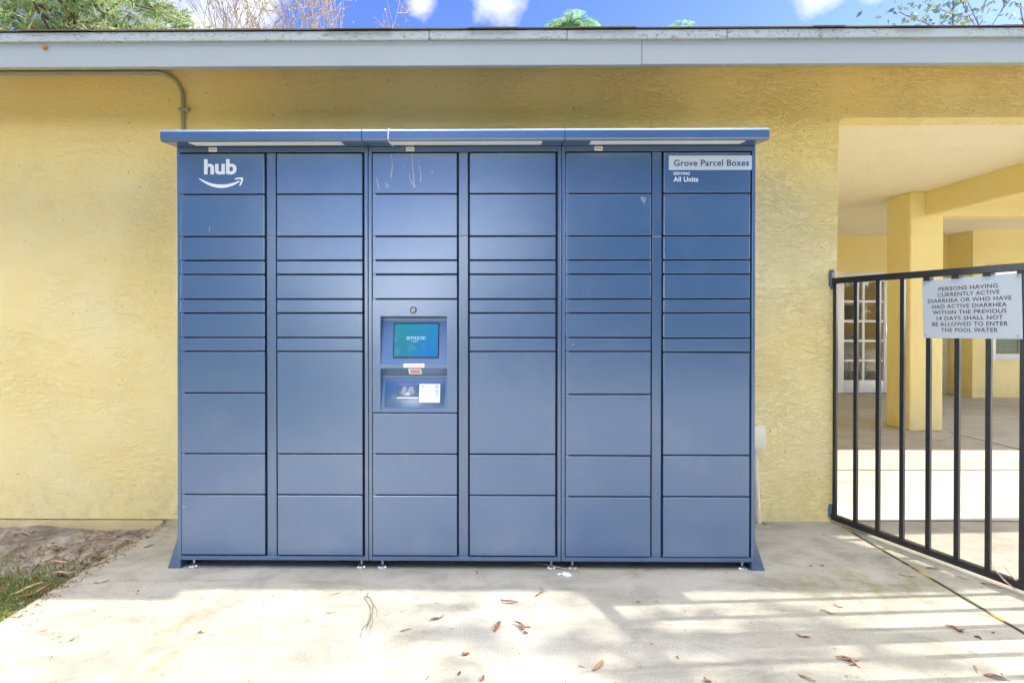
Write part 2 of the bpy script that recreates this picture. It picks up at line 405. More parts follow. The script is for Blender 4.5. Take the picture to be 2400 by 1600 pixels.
# ------------------------------------------------------------------ setting
bm = NB(); box(bm, -250, 250, -250, 250, -.5, -.16); tag(fin(bm, 'ground', M['lawn'], smooth=0), kind='structure')
bm = NB(); box(bm, -1.92, 16, -4.2, 2.89, -.14, 0, .006); tag(fin(bm, 'concrete_pad', M['concrete'], smooth=0), kind='structure')
bm = NB(); box(bm, 2.0, 16, 2.892, 8.05, -.14, -.001); tag(fin(bm, 'walkway_floor', M['concrete_in'], smooth=0), kind='structure')
bm = NB(); box(bm, 1.984, 1.996, -4.2, 2.80, .0005, .004); tag(fin(bm, 'pavement_joint', M['joint_moss'], smooth=0), kind='structure')
bm = NB(); box(bm, 2.05, 16, 3.87, 3.876, .0, .003); box(bm, 2.02, 16, 2.886, 2.895, -.01, .003)
box(bm, 4.80, 4.806, 2.9, 5.20, .0, .003)
tag(fin(bm, 'walkway_joints', M['joint'], smooth=0), kind='structure')
# bare soil strip with small humps beside the pad
bm = NB(); nx, ny = 170, 130
gx = [-6.5 + 4.56 * (1 - (1 - i / nx) ** 1.9) for i in range(nx + 1)]; gy = [-1.0 + 3.92 * j / ny for j in range(ny + 1)]
vv = []
def soil_z(x, y):
    h = .030 * mnoise.noise((x * 1.3, y * 1.3, 2)) + .018 * mnoise.noise((x * 5, y * 5, 1)) + .008 * mnoise.noise((x * 17, y * 17, 4)) + .006 * abs(mnoise.noise((x * 34, y * 34, 9)))
    return -.065 + h * min(1, (-1.90 - x) * 4 + .35) - .01 * max(0, (-2.6 - x))
for y in gy:
    vv.append([bm.verts.new((x, y, soil_z(x, y))) for x in gx])
for j in range(ny):
    for i in range(nx): bm.faces.new((vv[j][i], vv[j][i + 1], vv[j + 1][i + 1], vv[j + 1][i]))
tag(fin(bm, 'soil', M['soil'], smooth=180), kind='structure')
# grass and litter on the soil
rs = np.random.RandomState(3)
pts = []
for (cx, cy, sx_, sy_, n) in ((-2.22, 2.25, .16, .10, 1500), (-2.02, 2.10, .10, .10, 900), (-2.15, 2.0, .16, .07, 1300), (-2.5, 2.15, .25, .18, 2200), (-2.0, 2.42, .05, .16, 260), (-2.9, 1.8, .5, .4, 2500)):
    pts.append(np.c_[rs.normal(cx, sx_, n), rs.normal(cy, sy_, n)])
pts = np.vstack(pts); pts = pts[pts[:, 0] < -1.93]
n = len(pts); z = np.array([soil_z(x, y) for x, y in pts]); base = np.c_[pts, z - .004]
ang = rs.uniform(0, 2 * math.pi, n); ln = rs.uniform(.012, .045, n); lean = rs.uniform(.3, 1.3, n)
dirv = np.c_[np.cos(ang) * np.sin(lean), np.sin(ang) * np.sin(lean), np.cos(lean)]
side = np.c_[-np.sin(ang), np.cos(ang), np.zeros(n)] * .0022
V, F = quads(base + dirv * (ln / 2)[:, None], dirv * (ln / 2)[:, None], side)
tag(pydata('grass', V, F, M['grass']), 'short green grass and moss growing on the soil beside the concrete', 'grass', kind='stuff')
n = 1900
px_ = np.where(rs.rand(n) < .6, rs.uniform(-3.2, -1.93, n), rs.uniform(-2.4, -1.93, n)); py_ = rs.uniform(1.7, 2.85, n)
cen = np.c_[px_, py_, [soil_z(x, y) + .004 for x, y in zip(px_, py_)]]
ang = rs.uniform(0, 2 * math.pi, n); ln = rs.uniform(.004, .03, n) * rs.uniform(.5, 1, n)
A = np.c_[np.cos(ang), np.sin(ang), rs.normal(0, .25, n)] * ln[:, None]; B = np.c_[-np.sin(ang), np.cos(ang), rs.normal(0, .4, n)] * (ln * rs.uniform(.1, .3, n))[:, None]
V, F = quads(cen, A, B)
M['litter'] = leafmat('leaf_litter', [(.10, .05, .02), (.30, .15, .07), (.22, .10, .05), (.42, .28, .15)], .1)
tag(pydata('leaf_litter', V, F, M['litter']), 'fine brown leaf litter strewn over the bare soil', 'leaf litter', kind='stuff')

# ------------------------------------------------------------------ building
bld = thing('stucco_building', (-1.0, 2.95, 0), 'yellow stucco building with grey fascia and an open covered walkway', 'building')
WY, WB = 2.875, 3.02
bm = NB()
# wall with the walkway opening (x 2.0 .. 4.4, up to z 2.361), rounded upper corner
op = [(2.0, 0.0), (2.0, 2.316)] + [(2.045 - .045 * math.cos(a), 2.316 + .045 * math.sin(a)) for a in (R(22), R(45), R(68), R(90))] + [(4.4, 2.361), (4.4, 0.0)]
prism(bm, [(-12, 0.004), (-12, 2.72), (5.3, 2.72), (5.3, 0.0), (4.4, 0.0), (4.4, 2.361)] + op[::-1][2:], 'y', WY, WB)
bmesh.ops.bevel(bm, geom=[e for e in bm.edges if abs(e.verts[0].co.y - WY) < 1e-5 and abs(e.verts[1].co.y - WY) < 1e-5 and max(e.verts[0].co.x, e.verts[1].co.x) < 4.5 and min(e.verts[0].co.x, e.verts[1].co.x) > 1.9], offset=.012, segments=3, affect='EDGES')
fin(bm, 'front_wall', M['stucco'], bld, smooth=0)
bm = NB(); box(bm, -12, -1.93, WY + .018, WB, -.14, .002)
# worn painted ledge at the foot of the render coat, with an uneven broken lower edge
n_ = 260; row = []
for k in range(n_ + 1):
    x = -7.0 + (7.0 - 1.95) * k / n_; q = mnoise.noise((x * 3.1, 1, 0)); q2 = mnoise.noise((x * 13, 2, 0))
    f = WY + .004 + .006 * q2; zt = -.006 + .004 * q2; zb = -.085 - .03 * q - .012 * q2
    row.append([bm.verts.new(p) for p in ((x, WY + .03, zt + .004), (x, f + .003, zt), (x, f, zt - .006), (x, f + .003 * q, (zt + zb) / 2), (x, f - .002, zb + .006), (x, f + .004, zb), (x, WY + .03, zb - .01))])
for a, b in zip(row, row[1:]):
    for k in range(6): bm.faces.new((a[k], b[k], b[k + 1], a[k + 1]))
fin(bm, 'foundation', M['foundation'], bld)
bm = NB(); box(bm, 1.85, 2.0, WB, 8.0, 0, 2.7); fin(bm, 'side_wall', M['stucco_in'], bld)
bm = NB()
DX0, DX1, DZ = 5.42, 6.36, 1.955      # french door opening
box(bm, 1.85, DX0, 7.96, 8.12, 0, 2.70); box(bm, DX0, DX1, 7.96, 8.12, DZ, 2.70); box(bm, DX1, 6.98, 7.96, 8.12, 0, 2.70)
box(bm, 7.32, 7.52, 7.691, 8.12, 0, 2.7); box(bm, 6.98, 7.32, 7.96, 8.12, 1.955, 2.70)
fin(bm, 'rear_wall', M['stucco_in'], bld)
bm = NB()
WX0, WX1, WZ0, WZ1, RY = 7.60, 9.4, .62, 1.98, 7.55
box(bm, 7.32, WX0, RY, RY + .14, 0, 2.7); box(bm, WX0, WX1, RY, RY + .14, 0, WZ0); box(bm, WX0, WX1, RY, RY + .14, WZ1, 2.7); box(bm, WX1, 13, RY, RY + .14, 0, 2.7)
fin(bm, 'window_wall', M['stucco_in'], bld)
bm = NB(); box(bm, 1.9, 5.3, WB - .02, 4.80, 2.54, 2.60); box(bm, 1.9, 12.5, 4.80, 8.12, 2.54, 2.62)
fin(bm, 'ceiling', M['ceiling'], bld)
bm = NB(); box(bm, 4.436, 4.785, 5.256, 5.57, 0, 2.54, .012); fin(bm, 'column', M['stucco_in'], bld, smooth=0)
bm = NB(); box(bm, 4.60, 4.735, WB, 5.262, 2.285, 2.545, .01); fin(bm, 'beam', M['stucco_in'], bld, smooth=0)
bm = NB(); box(bm, 4.78, 12.5, 5.26, 5.46, 2.285, 2.545, .01); fin(bm, 'beam', M['stucco_in'], bld, smooth=0)
bm = NB(); box(bm, 5.35, 12.5, 4.72, 4.80, 2.40, 2.66); fin(bm, 'fascia', M['fascia'], bld, smooth=0)
# eave: fascia boards, peeling drip trim, soffit, shingles
FY = 2.33
bm = NB(); box(bm, -12, .703, FY, FY + .025, 2.3793, 2.4958, .002, 1); box(bm, .705, 5.3, FY + .001, FY + .026, 2.3814, 2.4969, .002, 1)
fin(bm, 'fascia', M['fascia'], bld, smooth=0)
bm = NB()
xs = [-12, -3.1, -.30, .35, 1.1, 5.3]
for a, b in zip(xs, xs[1:]):
    dz = rnd.uniform(-.002, .002)
    box(bm, a, b - .002, FY - .014, FY + .03, 2.4948 + dz, 2.5381 + dz * .4, .004, 2)
fin(bm, 'drip_trim', M['trim'], bld, smooth=0)
bm = NB(); prism(bm, [(FY + .025, 2.3865), (WB, 2.72), (WB, 2.735), (FY + .025, 2.4020)], 'x', -12, 5.3); fin(bm, 'soffit', M['soffit'], bld)
bm = NB()
prism(bm, [(FY - .005, 2.5381), (7.0, 4.867), (11.7, 2.5587), (11.7, 2.5103), (7.0, 4.80), (FY + .03, 2.5103)], 'x', -12, 5.3)
prism(bm, [(FY - .020, 2.5396), (FY - .020, 2.5458), (FY + .3, 2.6645), (FY + .3, 2.7046)], 'x', -12, 5.29)
x = -6.0
while x < 5.28:
    w = rnd.uniform(.12, .34); out = rnd.uniform(.006, .030); th = rnd.uniform(.003, .006)
    z = 2.5448 - .25 * out + rnd.uniform(0, .003)
    prism(bm, [(FY - out, z), (FY - out, z + th), (FY + .25, z + th + (.25 + out) * .5), (FY + .25, z + (.25 + out) * .5)], 'x', x, min(5.28, x + w - .004)); x += w
fin(bm, 'roof', M['shingle'], bld, smooth=0)
bm = NB(); box(bm, 5.31, 12.5, 4.68, 12, 2.662, 2.72); fin(bm, 'roof', M['shingle'], bld, smooth=0)
# french door
t = NT('pane_glass')
gl = t.n.new('ShaderNodeBsdfGlossy'); gl.inputs['Roughness'].default_value = .03; tp = t.n.new('ShaderNodeBsdfTransparent'); tp.inputs[0].default_value = (.9, .93, .92, 1)
fr = t.n.new('ShaderNodeFresnel'); fr.inputs[0].default_value = 1.6
mx = t.n.new('ShaderNodeMixShader'); t.l.new(t.math('MULTIPLY', fr.outputs[0], .35), mx.inputs[0]); t.l.new(tp.outputs[0], mx.inputs[1]); t.l.new(gl.outputs[0], mx.inputs[2])
t.l.new(mx.outputs[0], t.out.inputs[0]); M['glass'] = t.m
bm = NB()
y0, y1 = 7.955, 8.03
gx0, gx1, gz0, gz1 = 5.66, 6.30, .215, 1.80
box(bm, DX0, gx0, y0, y1, .01, DZ, .004); box(bm, gx1, DX1, y0, y1, .01, DZ, .004)
box(bm, gx0, gx1, y0 + .001, y1, .012, gz0, .004); box(bm, gx0, gx1, y0 + .001, y1, gz1, DZ - .002, .004)
pw = (gx1 - gx0) / 2; ph = (gz1 - gz0) / 5
box(bm, gx0 + pw - .018, gx0 + pw + .018, y0 + .012, y1 - .01, gz0, gz1)
for k in range(1, 5): box(bm, gx0, gx1, y0 + .010, y1 - .012, gz0 + k * ph - .018, gz0 + k * ph + .018)
fdoor = fin(bm, 'french_door', M['doorwhite'], bld)
bm = NB(); box(bm, gx0 - .01, gx1 + .01, y0 + .04, y0 + .045, gz0 - .01, gz1 + .01); fin(bm, 'pane', M['glass'], fdoor, smooth=0)
bm = NB(); cyl(bm, (gx1 + .032, y0 - .001, .95), (0, -1, 0), .022, .012); tube(bm, [(gx1 + .032, y0 - .005, .95), (gx1 + .032, y0 - .05, .95), (gx1 - .02, y0 - .055, .95), (gx1 - .07, y0 - .05, .945)], .009, 8)
box(bm, gx1 + .02, gx1 + .045, y0 - .006, y0, .9, 1.12, .003); fin(bm, 'handle', M['steel'], fdoor)
# plain white door right of the column
bm = NB(); box(bm, 6.98, 7.315, 7.97, 8.03, .012, 1.955, .004); box(bm, 6.985, 7.09, 7.945, 7.972, 0, 1.96, .003); box(bm, 7.24, 7.315, 7.945, 7.972, 0, 1.96, .003)
fin(bm, 'white_door', M['doorwhite'], bld)
# window with blinds
bm = NB()
for a in ((WX0 - .05, WX0 + .05, WZ0 - .05, WZ1 + .05), (WX1 - .05, WX1 + .05, WZ0 - .05, WZ1 + .05)): box(bm, a[0], a[1], RY - .025, RY + .06, a[2], a[3], .004)
for a in ((WZ0 - .05, WZ0 + .05), (WZ1 - .05, WZ1 + .05)): box(bm, WX0 + .05, WX1 - .05, RY - .024, RY + .06, a[0], a[1], .004)
for x in (WX0 + .45, WX0 + .9, WX0 + 1.35): box(bm, x - .012, x + .012, RY - .004, RY + .03, WZ0 + .05, WZ1 - .05)
box(bm, WX0 + .05, WX1 - .05, RY - .003, RY + .03, (WZ0 + WZ1) / 2 - .015, (WZ0 + WZ1) / 2 + .015)
win = fin(bm, 'window', M['doorwhite'], bld)
bm = NB(); box(bm, WX0, WX1, RY + .015, RY + .02, WZ0, WZ1); fin(bm, 'pane', M['glass'], win, smooth=0)
bm = NB(); z = WZ0 + .03
while z < WZ1 - .02:
    prism(bm, [(RY + .05, z), (RY + .075, z + .022), (RY + .077, z + .021), (RY + .052, z - .001)], 'x', WX0 + .02, WX1 - .02); z += .036
fin(bm, 'blinds', M['blind'], win, smooth=0)
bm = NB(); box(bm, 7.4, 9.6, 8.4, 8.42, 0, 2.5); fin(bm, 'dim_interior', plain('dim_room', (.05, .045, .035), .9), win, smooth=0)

# room behind the french door
bm = NB(); box(bm, 3.4, 3.5, 8.12, 11.6, 0, 2.6); box(bm, 3.4, 11.5, 11.6, 11.7, 0, 2.6); box(bm, 3.4, 11.5, 8.12, 11.7, 2.6, 2.7)
fin(bm, 'room_walls', rough_plain('ochre_room_paint', (.60, .40, .13), .8, .05, 2), bld, smooth=0)
bm = NB(); box(bm, 3.4, 11.5, 8.12, 11.7, -.1, 0); fin(bm, 'room_floor', rough_plain('brown_carpet', (.22, .15, .09), .95, .2, 20), bld, smooth=0)
cab = thing('wooden_cabinet', (7.6, 11.2, 0), 'dark wooden cabinet seen through the lower panes of the french door', 'cabinet')
bm = NB(); box(bm, 6.9, 8.0, 11.0, 11.55, .06, .80, .01); box(bm, 6.86, 8.04, 10.97, 11.57, .80, .84, .006); fin(bm, 'body', rough_plain('dark_wood', (.12, .06, .025), .5, .2, 5), cab)
bm = NB(); box(bm, 6.95, 7.43, 10.985, 11.0, .12, .74, .004); fin(bm, 'cabinet_door', rough_plain('mid_wood', (.20, .10, .04), .45, .2, 5), cab)
bm = NB(); box(bm, 7.47, 7.95, 10.985, 11.0, .12, .74, .004); fin(bm, 'cabinet_door', bpy.data.materials['mid_wood'], cab)
pic = thing('picture_frame', (7.9, 11.58, 1.2), 'cream framed picture hanging inside, behind the second row of door panes', 'picture')
bm = NB(); box(bm, 8.0, 8.75, 11.55, 11.59, 1.16, 1.60, .008); fin(bm, 'frame', rough_plain('cream_frame', (.62, .55, .36), .5, .1, 6), pic)
bm = NB(); box(bm, 8.07, 8.68, 11.542, 11.551, 1.22, 1.54); fin(bm, 'print', rough_plain('dim_print', (.20, .17, .08), .6, .5, 3), pic, smooth=0)
arm = thing('side_chair', (6.7, 9.7, 0), 'pale chair inside the room, low behind the right hand door panes', 'chair')
bm = NB(); box(bm, 6.78, 7.22, 9.5, 9.94, .42, .47, .015); fin(bm, 'seat', M['blind'], arm)
bm = NB(); box(bm, 6.78, 7.22, 9.92, 9.96, .50, .92, .015); fin(bm, 'backrest', M['blind'], arm)
for lx in (6.80, 7.18):
    for ly in (9.52, 9.92):
        bm = NB(); box(bm, lx, lx + .03, ly, ly + .03, 0, .43); fin(bm, 'leg', M['blind'], arm)

# conduit on the wall
con = thing('conduit', (-1.811, 2.86, 2.2), 'thin green grey conduit running under the eave and bending down behind the locker', 'conduit')
bm = NB()
pts = [(-6, 2.858, 2.618), (-4.2, 2.859, 2.622), (-3.2, 2.860, 2.623), (-1.965, 2.860, 2.620)] + [(-1.965 + .152 * math.sin(R(a)), 2.860, 2.468 + .152 * math.cos(R(a))) for a in range(10, 91, 10)] + [(-1.813, 2.860, 2.2), (-1.811, 2.860, 1.9), (-1.811, 2.860, .3)]
tube(bm, pts, .0108, 12); fin(bm, 'pipe', M['conduit'], con, smooth=60)
bm = NB(); box(bm, -1.832, -1.775, 2.846, 2.872, 2.395, 2.412, .003); cyl(bm, (-1.782, 2.848, 2.4035), (0, -1, 0), .006, .005, 8); fin(bm, 'strap', M['conduit'], con)
bm = NB(); box(bm, -3.33, -3.31, 2.846, 2.875, 2.60, 2.645, .003); fin(bm, 'strap', M['conduit'], con)
# utility box with its pipe
ub = thing('utility_box', (1.56, 2.85, .49), 'small cream painted electrical box with a pipe low on the wall, right of the locker', 'electrical box')
bm = NB(); box(bm, 1.478, 1.556, 2.820, 2.875, .442, .566, .004); box(bm, 1.472, 1.560, 2.811, 2.821, .437, .571, .003); fin(bm, 'box', M['boxpaint'], ub)
bm = NB(); tube(bm, [(1.521, 2.852, .45), (1.528, 2.852, .25), (1.543, 2.852, .0)], .0115, 14); cyl(bm, (1.5215, 2.852, .418), (0, 0, 1), .016, .02, 14); fin(bm, 'pipe', M['boxpaint'], ub, smooth=50)
# ------------------------------------------------------------------ parcel locker
FYL = 2.300                                   # front plane of the cabinet frames
MX = [-1.490, -.5847, .3207, 1.226]           # module edges
lk = thing('parcel_locker', (-.13, 2.55, 0), 'wide blue metal parcel locker with many doors, a canopy and a touchscreen kiosk', 'parcel locker')
rows_std = [1.958, 1.764, 1.566, 1.454, 1.388, 1.272, 1.207, 1.092, 1.027]
A_ = rows_std + [.831, .545, .352, .066]
B_ = rows_std + [.545, .352, .066]
C_ = rows_std[:6]; C2_ = [.739, .545, .352, .066]
E_ = rows_std + [.826, .540, .347, .064]
cols = {(0, 0): [A_], (0, 1): [B_], (1, 0): [C_, C2_], (1, 1): [B_], (2, 0): [E_], (2, 1): [[v - (.003 if v < 1.1 else 0) for v in B_]]}
DA, DB = (.0205, .4165), (.4765, .8775)
G = .0034
drn = random.Random(11)
special = {(0, 0, 0): ('blue locker door with white lettering and an arrow smile', None), (1, 0, 0): ('blue locker door streaked with white bird droppings', None), (2, 1, 0): ('blue locker door with a pale name label', None)}
doors = {}
for m in range(3):
    x0, x1 = MX[m] + .0012, MX[m + 1] - .0012
    bm = NB()
    if m == 1:                                                                          # carcass behind the doors, with a pocket for the kiosk
        box(bm, x0 + .004, x1 - .004, FYL + .060, 2.815, .045, 1.985)
        for q in ((x0 + .004, -.5400, .045, 1.985), (-.2030, x1 - .004, .045, 1.985), (-.5400, -.2030, .045, .740), (-.5400, -.2030, 1.205, 1.985)): box(bm, q[0], q[1], FYL + .020, FYL + .059, q[2], q[3])
    else: box(bm, x0 + .004, x1 - .004, FYL + .020, 2.815, .045, 1.985)
    cb = fin(bm, 'cabinet', [M['gap']], lk)
    bm = NB()
    box(bm, x0, x0 + .0165, FYL, 2.82, .042, 1.986, .0025); box(bm, x1 - .0165, x1, FYL, 2.82, .042, 1.986, .0025)
    box(bm, x0 + .0165, x1 - .0165, FYL + .001, FYL + .02, 1.9625, 1.986, .0012); box(bm, x0 + .0165, x1 - .0165, FYL + .001, FYL + .02, .042, .0625, .002)
    fin(bm, 'cabinet_frame', M['frame'], lk, smooth=0)
    bm = NB(); px0, px1 = MX[m] + .4245, MX[m] + .4685
    box(bm, px0, px1, FYL + .005, FYL + .022, 1.5685, 1.960, .002); box(bm, px0, px1, FYL + .005, FYL + .022, .064, 1.5665, .002)
    box(bm, px0 + .006, px1 - .002, FYL + .0035, FYL + .006, 1.862, 1.955, .001, 1)
    fin(bm, 'center_post', M['frame'], lk, smooth=0)
    for ci, (a, b) in enumerate((DA, DB)):
        k = 0
        for rows in cols[(m, ci)]:
            for zt, zb in zip(rows, rows[1:]):
                bm = NB(); y = FYL - .003 + drn.uniform(-.0006, .0008)
                box(bm, MX[m] + a, MX[m] + b, y, y + .018, zb + G, zt - G, .0026, 3)
                # sheet metal is never perfectly flat: each door leans by a fraction of a degree
                tx, tz = drn.uniform(-.004, .004), drn.uniform(-.006, .006)
                cx, cz = MX[m] + (a + b) / 2, (zt + zb) / 2
                if (m, ci, k) in special: y_fix = (FYL - .003) - y; tx = tz = 0.0
                else: y_fix = 0.0
                for v in bm.verts: v.co.y += (v.co.x - cx) * tx + (v.co.z - cz) * tz * .7 + y_fix
                d = fin(bm, 'door', M['door'], lk, smooth=0); doors[(m, ci, k)] = d
                if (m, ci, k) in special: d['label'] = special[(m, ci, k)][0]
                k += 1
                if ci == 0 and zb > .1 and k not in ():                                 # little hinge lugs bridging the gaps at the left edge
                    bm = NB(); box(bm, MX[m] + a + .001, MX[m] + a + .014, FYL, FYL + .012, zb - G, zb + G); fin(bm, 'hinge', M['frame'], d)
    # canopy with rounded nose
    prof = [(2.196, 1.9725), (2.190, 1.976), (2.187, 1.983), (2.187, 2.016), (2.189, 2.022), (2.193, 2.0265), (2.199, 2.029), (2.80, 2.075), (2.80, 1.988), (2.302, 1.988), (2.298, 1.9865)]
    bm = NB(); prism(bm, prof, 'x', MX[m] + .0015, MX[m + 1] - .0015)
    can = fin(bm, 'canopy', M['canopy'], lk, smooth=0)
    if m == 1:
        bm = NB(); prism(bm, [(2.184, 1.980), (2.186, 2.02), (2.1915, 2.0285), (2.20, 2.032), (2.20, 2.02), (2.193, 1.98)], 'x', MX[1] + .117, MX[1] + .1195)
        prism(bm, [(2.189, 1.974), (2.196, 1.9705), (2.295, 1.9845), (2.295, 1.99), (2.2, 1.98)], 'x', MX[1] + .117, MX[1] + .1195)
        fin(bm, 'seam_strip', M['diffuser'], can)
    bm = NB(); prism(bm, [(2.203, 1.9705), (2.262, 1.9795), (2.262, 1.983), (2.203, 1.976)], 'x', MX[m] + .119, MX[m] + .806)
    fin(bm, 'light_strip', M['diffuser'], can)
    # little white labels under the canopy
    sxp = {0: (-1.336, -1.297), 1: (-.407, -.368), 2: (.474, .513)}[m]
    bm = NB(); box(bm, sxp[0], sxp[1], FYL - .0012, FYL + .0008, 1.9645, 1.984); st = fin(bm, 'sticker', M['sticker'], lk)
    bm = NB(); box(bm, sxp[0] + .004, sxp[1] - .003, FYL - .0016, FYL - .0011, 1.972, 1.9745); box(bm, sxp[0] + .003, sxp[1] - .008, FYL - .0016, FYL - .0011, 1.977, 1.978); fin(bm, 'print', M['letter_grey'], st)
    # levelling feet
    for fx in (MX[m] + .058, MX[m + 1] - .042):
        for fy in (FYL + .035, 2.74):
            bm = NB(); cyl(bm, (fx, fy, 0.0), (0, 0, 1), .0245, .007, 24, .0225); cyl(bm, (fx, fy, .007), (0, 0, 1), .020, .006, 24, .009); cyl(bm, (fx, fy, .012), (0, 0, 1), .0055, .035, 12); cyl(bm, (fx, fy, .030), (0, 0, 1), .011, .007, 6)
            fin(bm, 'levelling_foot', M['steel'], lk)
bm = NB(); box(bm, -1.40, 1.10, 2.47, 2.50, .0, .0445); fin(bm, 'shade_rail', M['gap'], lk, smooth=0)  # unseen black rail added to keep the gap under the locker dark
# stabilising side brackets
for s, xe in ((-1, MX[0]), (1, MX[3])):
    bm = NB(); o = .049 * s
    prism(bm, [(xe + .0005 * s, .150), (xe + o, .0), (xe - .012 * s, .0), (xe - .012 * s, .040), (xe + .0005 * s, .040)], 'y', FYL + .004, FYL + .008)
    prism(bm, [(xe + .001 * s, .0), (xe + .001 * s, .30), (xe + .0045 * s, .30), (xe + .0045 * s, .0)], 'y', FYL + .008, 2.80)
    prism(bm, [(xe + .0045 * s, .0), (xe + .0045 * s, .004), (xe + o, .004), (xe + o, 0)], 'y', FYL + .008, 2.80)
    prism(bm, [(xe - .014 * s, .001), (xe - .014 * s, .040), (xe - .011 * s, .040), (xe - .011 * s, .001)], 'y', FYL + .008, FYL + .10)
    fin(bm, 'side_bracket', M['side'], lk, smooth=20)
# lettering on the first door
PF = plane_y(FYL - .0036)
bm = text_fit('hub', PF, -1.356, -1.2025, 1.8565, 1.9285, .0008, .035)
fin(bm, 'lettering', M['letter_white'], doors[(0, 0, 0)], smooth=0)
def zp(x, y): return ((370 + x / 5.47 - 1155) / 500, 1.17 - (280 + y / 5.47 - 752) / 500)
low = [(512, 752), (560, 792), (620, 828), (690, 858), (760, 874), (830, 876), (900, 864), (970, 840), (1045, 797)]
upp = [(1036, 785), (965, 810), (900, 826), (830, 832), (760, 831), (690, 819), (620, 795), (565, 770), (520, 750)]
arr = [(975, 766), (990, 752), (1030, 743), (1060, 741), (1083, 744), (1088, 760), (1083, 790), (1070, 820), (1052, 848), (1041, 850), (1040, 842), (1056, 805), (1064, 775), (1058, 765), (1030, 763), (990, 770)]
bm = NB()
for poly in (low + upp, arr): prism(bm, [zp(*p) for p in poly], 'y', FYL - .0044, FYL - .003)
fin(bm, 'smile_arrow', M['letter_white'], doors[(0, 0, 0)], smooth=0)
# name label on the last top door
bm = NB(); box(bm, .8195, 1.2045, FYL - .0040, FYL - .0028, 1.872, 1.9385); nl = fin(bm, 'name_label', M['plate'], doors[(2, 1, 0)])
PN = plane_y(FYL - .0041)
bm = text_fit('Grove Parcel Boxes', PN, .843, 1.191, 1.890, 1.9195, .0007, .012, 1.06); nl2 = fin(bm, 'lettering', M['letter_navy'], doors[(2, 1, 0)], smooth=0)
bm = text_fit('SERVING', PF, .841, .917, 1.8490, 1.8630, .0007, .02, 1.05); fin(bm, 'lettering', M['letter_white'], doors[(2, 1, 0)], smooth=0)
bm = text_fit('All Units', PF, .841, .956, 1.8175, 1.8405, .0007, .02, 1.05); fin(bm, 'lettering', M['letter_white'], doors[(2, 1, 0)], smooth=0)
# bird dropping streaks on the middle module
for (x, zt, zb, w) in ((-.4745, 1.950, 1.836, .0030), (-.482, 1.875, 1.842, .0018), (-.420, 1.895, 1.884, .0018), (-.3765, 1.957, 1.79, .0030), (-.3890, 1.862, 1.811, .0026), (-.343, 1.90, 1.818, .0026), (-.2865, 1.873, 1.862, .003), (-.541, 1.845, 1.786, .0022), (-.500, 1.820, 1.792, .0034), (-.489, 1.81, 1.80, .0022), (-.352, 1.93, 1.912, .0015), (-.372, 1.815, 1.795, .005)):
    bm = NB(); n = 9; L_, R_ = [], []
    for i in range(n + 1):
        f = i / n; z = zt + (zb - zt) * f; ww = 1.5 * w * (.25 + .75 * f ** .7) * (1 if i < n else .3) * rnd.uniform(.6, 1.1)
        xx = x + .0025 * math.sin(f * 5 + x * 40) + .006 * f * (1 if x > -.45 else .6)
        L_.append((xx - ww / 2, z)); R_.append((xx + ww / 2, z))
    prism(bm, L_ + R_[::-1], 'y', FYL - .0040, FYL - .0028)
    fin(bm, 'dropping_streak', M['droppings'], doors[(1, 0, 0)], smooth=0)
for key, spots in (((2, 0, 1), [(.700, 1.738, .012, .010), (.705, 1.728, .006, .010)]), ((0, 0, 1), [(-1.331, 1.597, .0018, .014)]), ((2, 0, 7), [(.374, 1.06, .006, .002)]), ((0, 0, 11), [(-1.456, .295, .003, .006)])):
    bm = NB()
    if key not in doors: continue
    for (x, z, a, b) in spots:
        prism(bm, [(x + a * math.cos(q) * (1 + .4 * math.sin(3 * q + x)), z + b * math.sin(q) * (1 + .3 * math.cos(4 * q))) for q in [i * math.pi / 8 for i in range(16)]], 'y', FYL - .0038, FYL - .0028)
    fin(bm, 'scuff_mark', rough_plain('pale_scuff', (.26, .33, .44), .7, .2, 60), doors[key], smooth=0)

# kiosk panel
kx0, kx1 = MX[1] + DA[0], MX[1] + DA[1]; kz0, kz1 = .739 + G, 1.272 - G
KY = FYL - .003
rx0, rx1 = -.5275, -.2145
u0, u1 = .966, 1.193; l0, l1 = .752, .949
bm = NB()
for (a, b, c, d) in ((kx0, rx0, kz0, kz1), (rx1, kx1, kz0, kz1), (rx0, rx1, u1, kz1), (rx0, rx1, l1, u0), (rx0, rx1, kz0, l0)):
    vs_ = [bm.verts.new((x, KY, z)) for x, z in ((a, c), (b, c), (b, d), (a, d))]; bm.faces.new(vs_)
def strip(prof):
    for (y_a, z_a), (y_b, z_b) in zip(prof, prof[1:]):
        vs_ = [bm.verts.new(p) for p in ((rx0, y_a, z_a), (rx1, y_a, z_a), (rx1, y_b, z_b), (rx0, y_b, z_b))]; bm.faces.new(vs_)
    for x in (rx0, rx1): bm.faces.new([bm.verts.new((x, y, z)) for y, z in prof])
UP = [(KY, u1), (KY + .036, 1.181), (KY + .040, 1.172), (KY + .003, u0), (KY, u0)]
LP = [(KY, l1), (KY + .034, .910), (KY + .036, .902), (KY + .003, l0), (KY, l0)]
strip(UP); strip(LP)
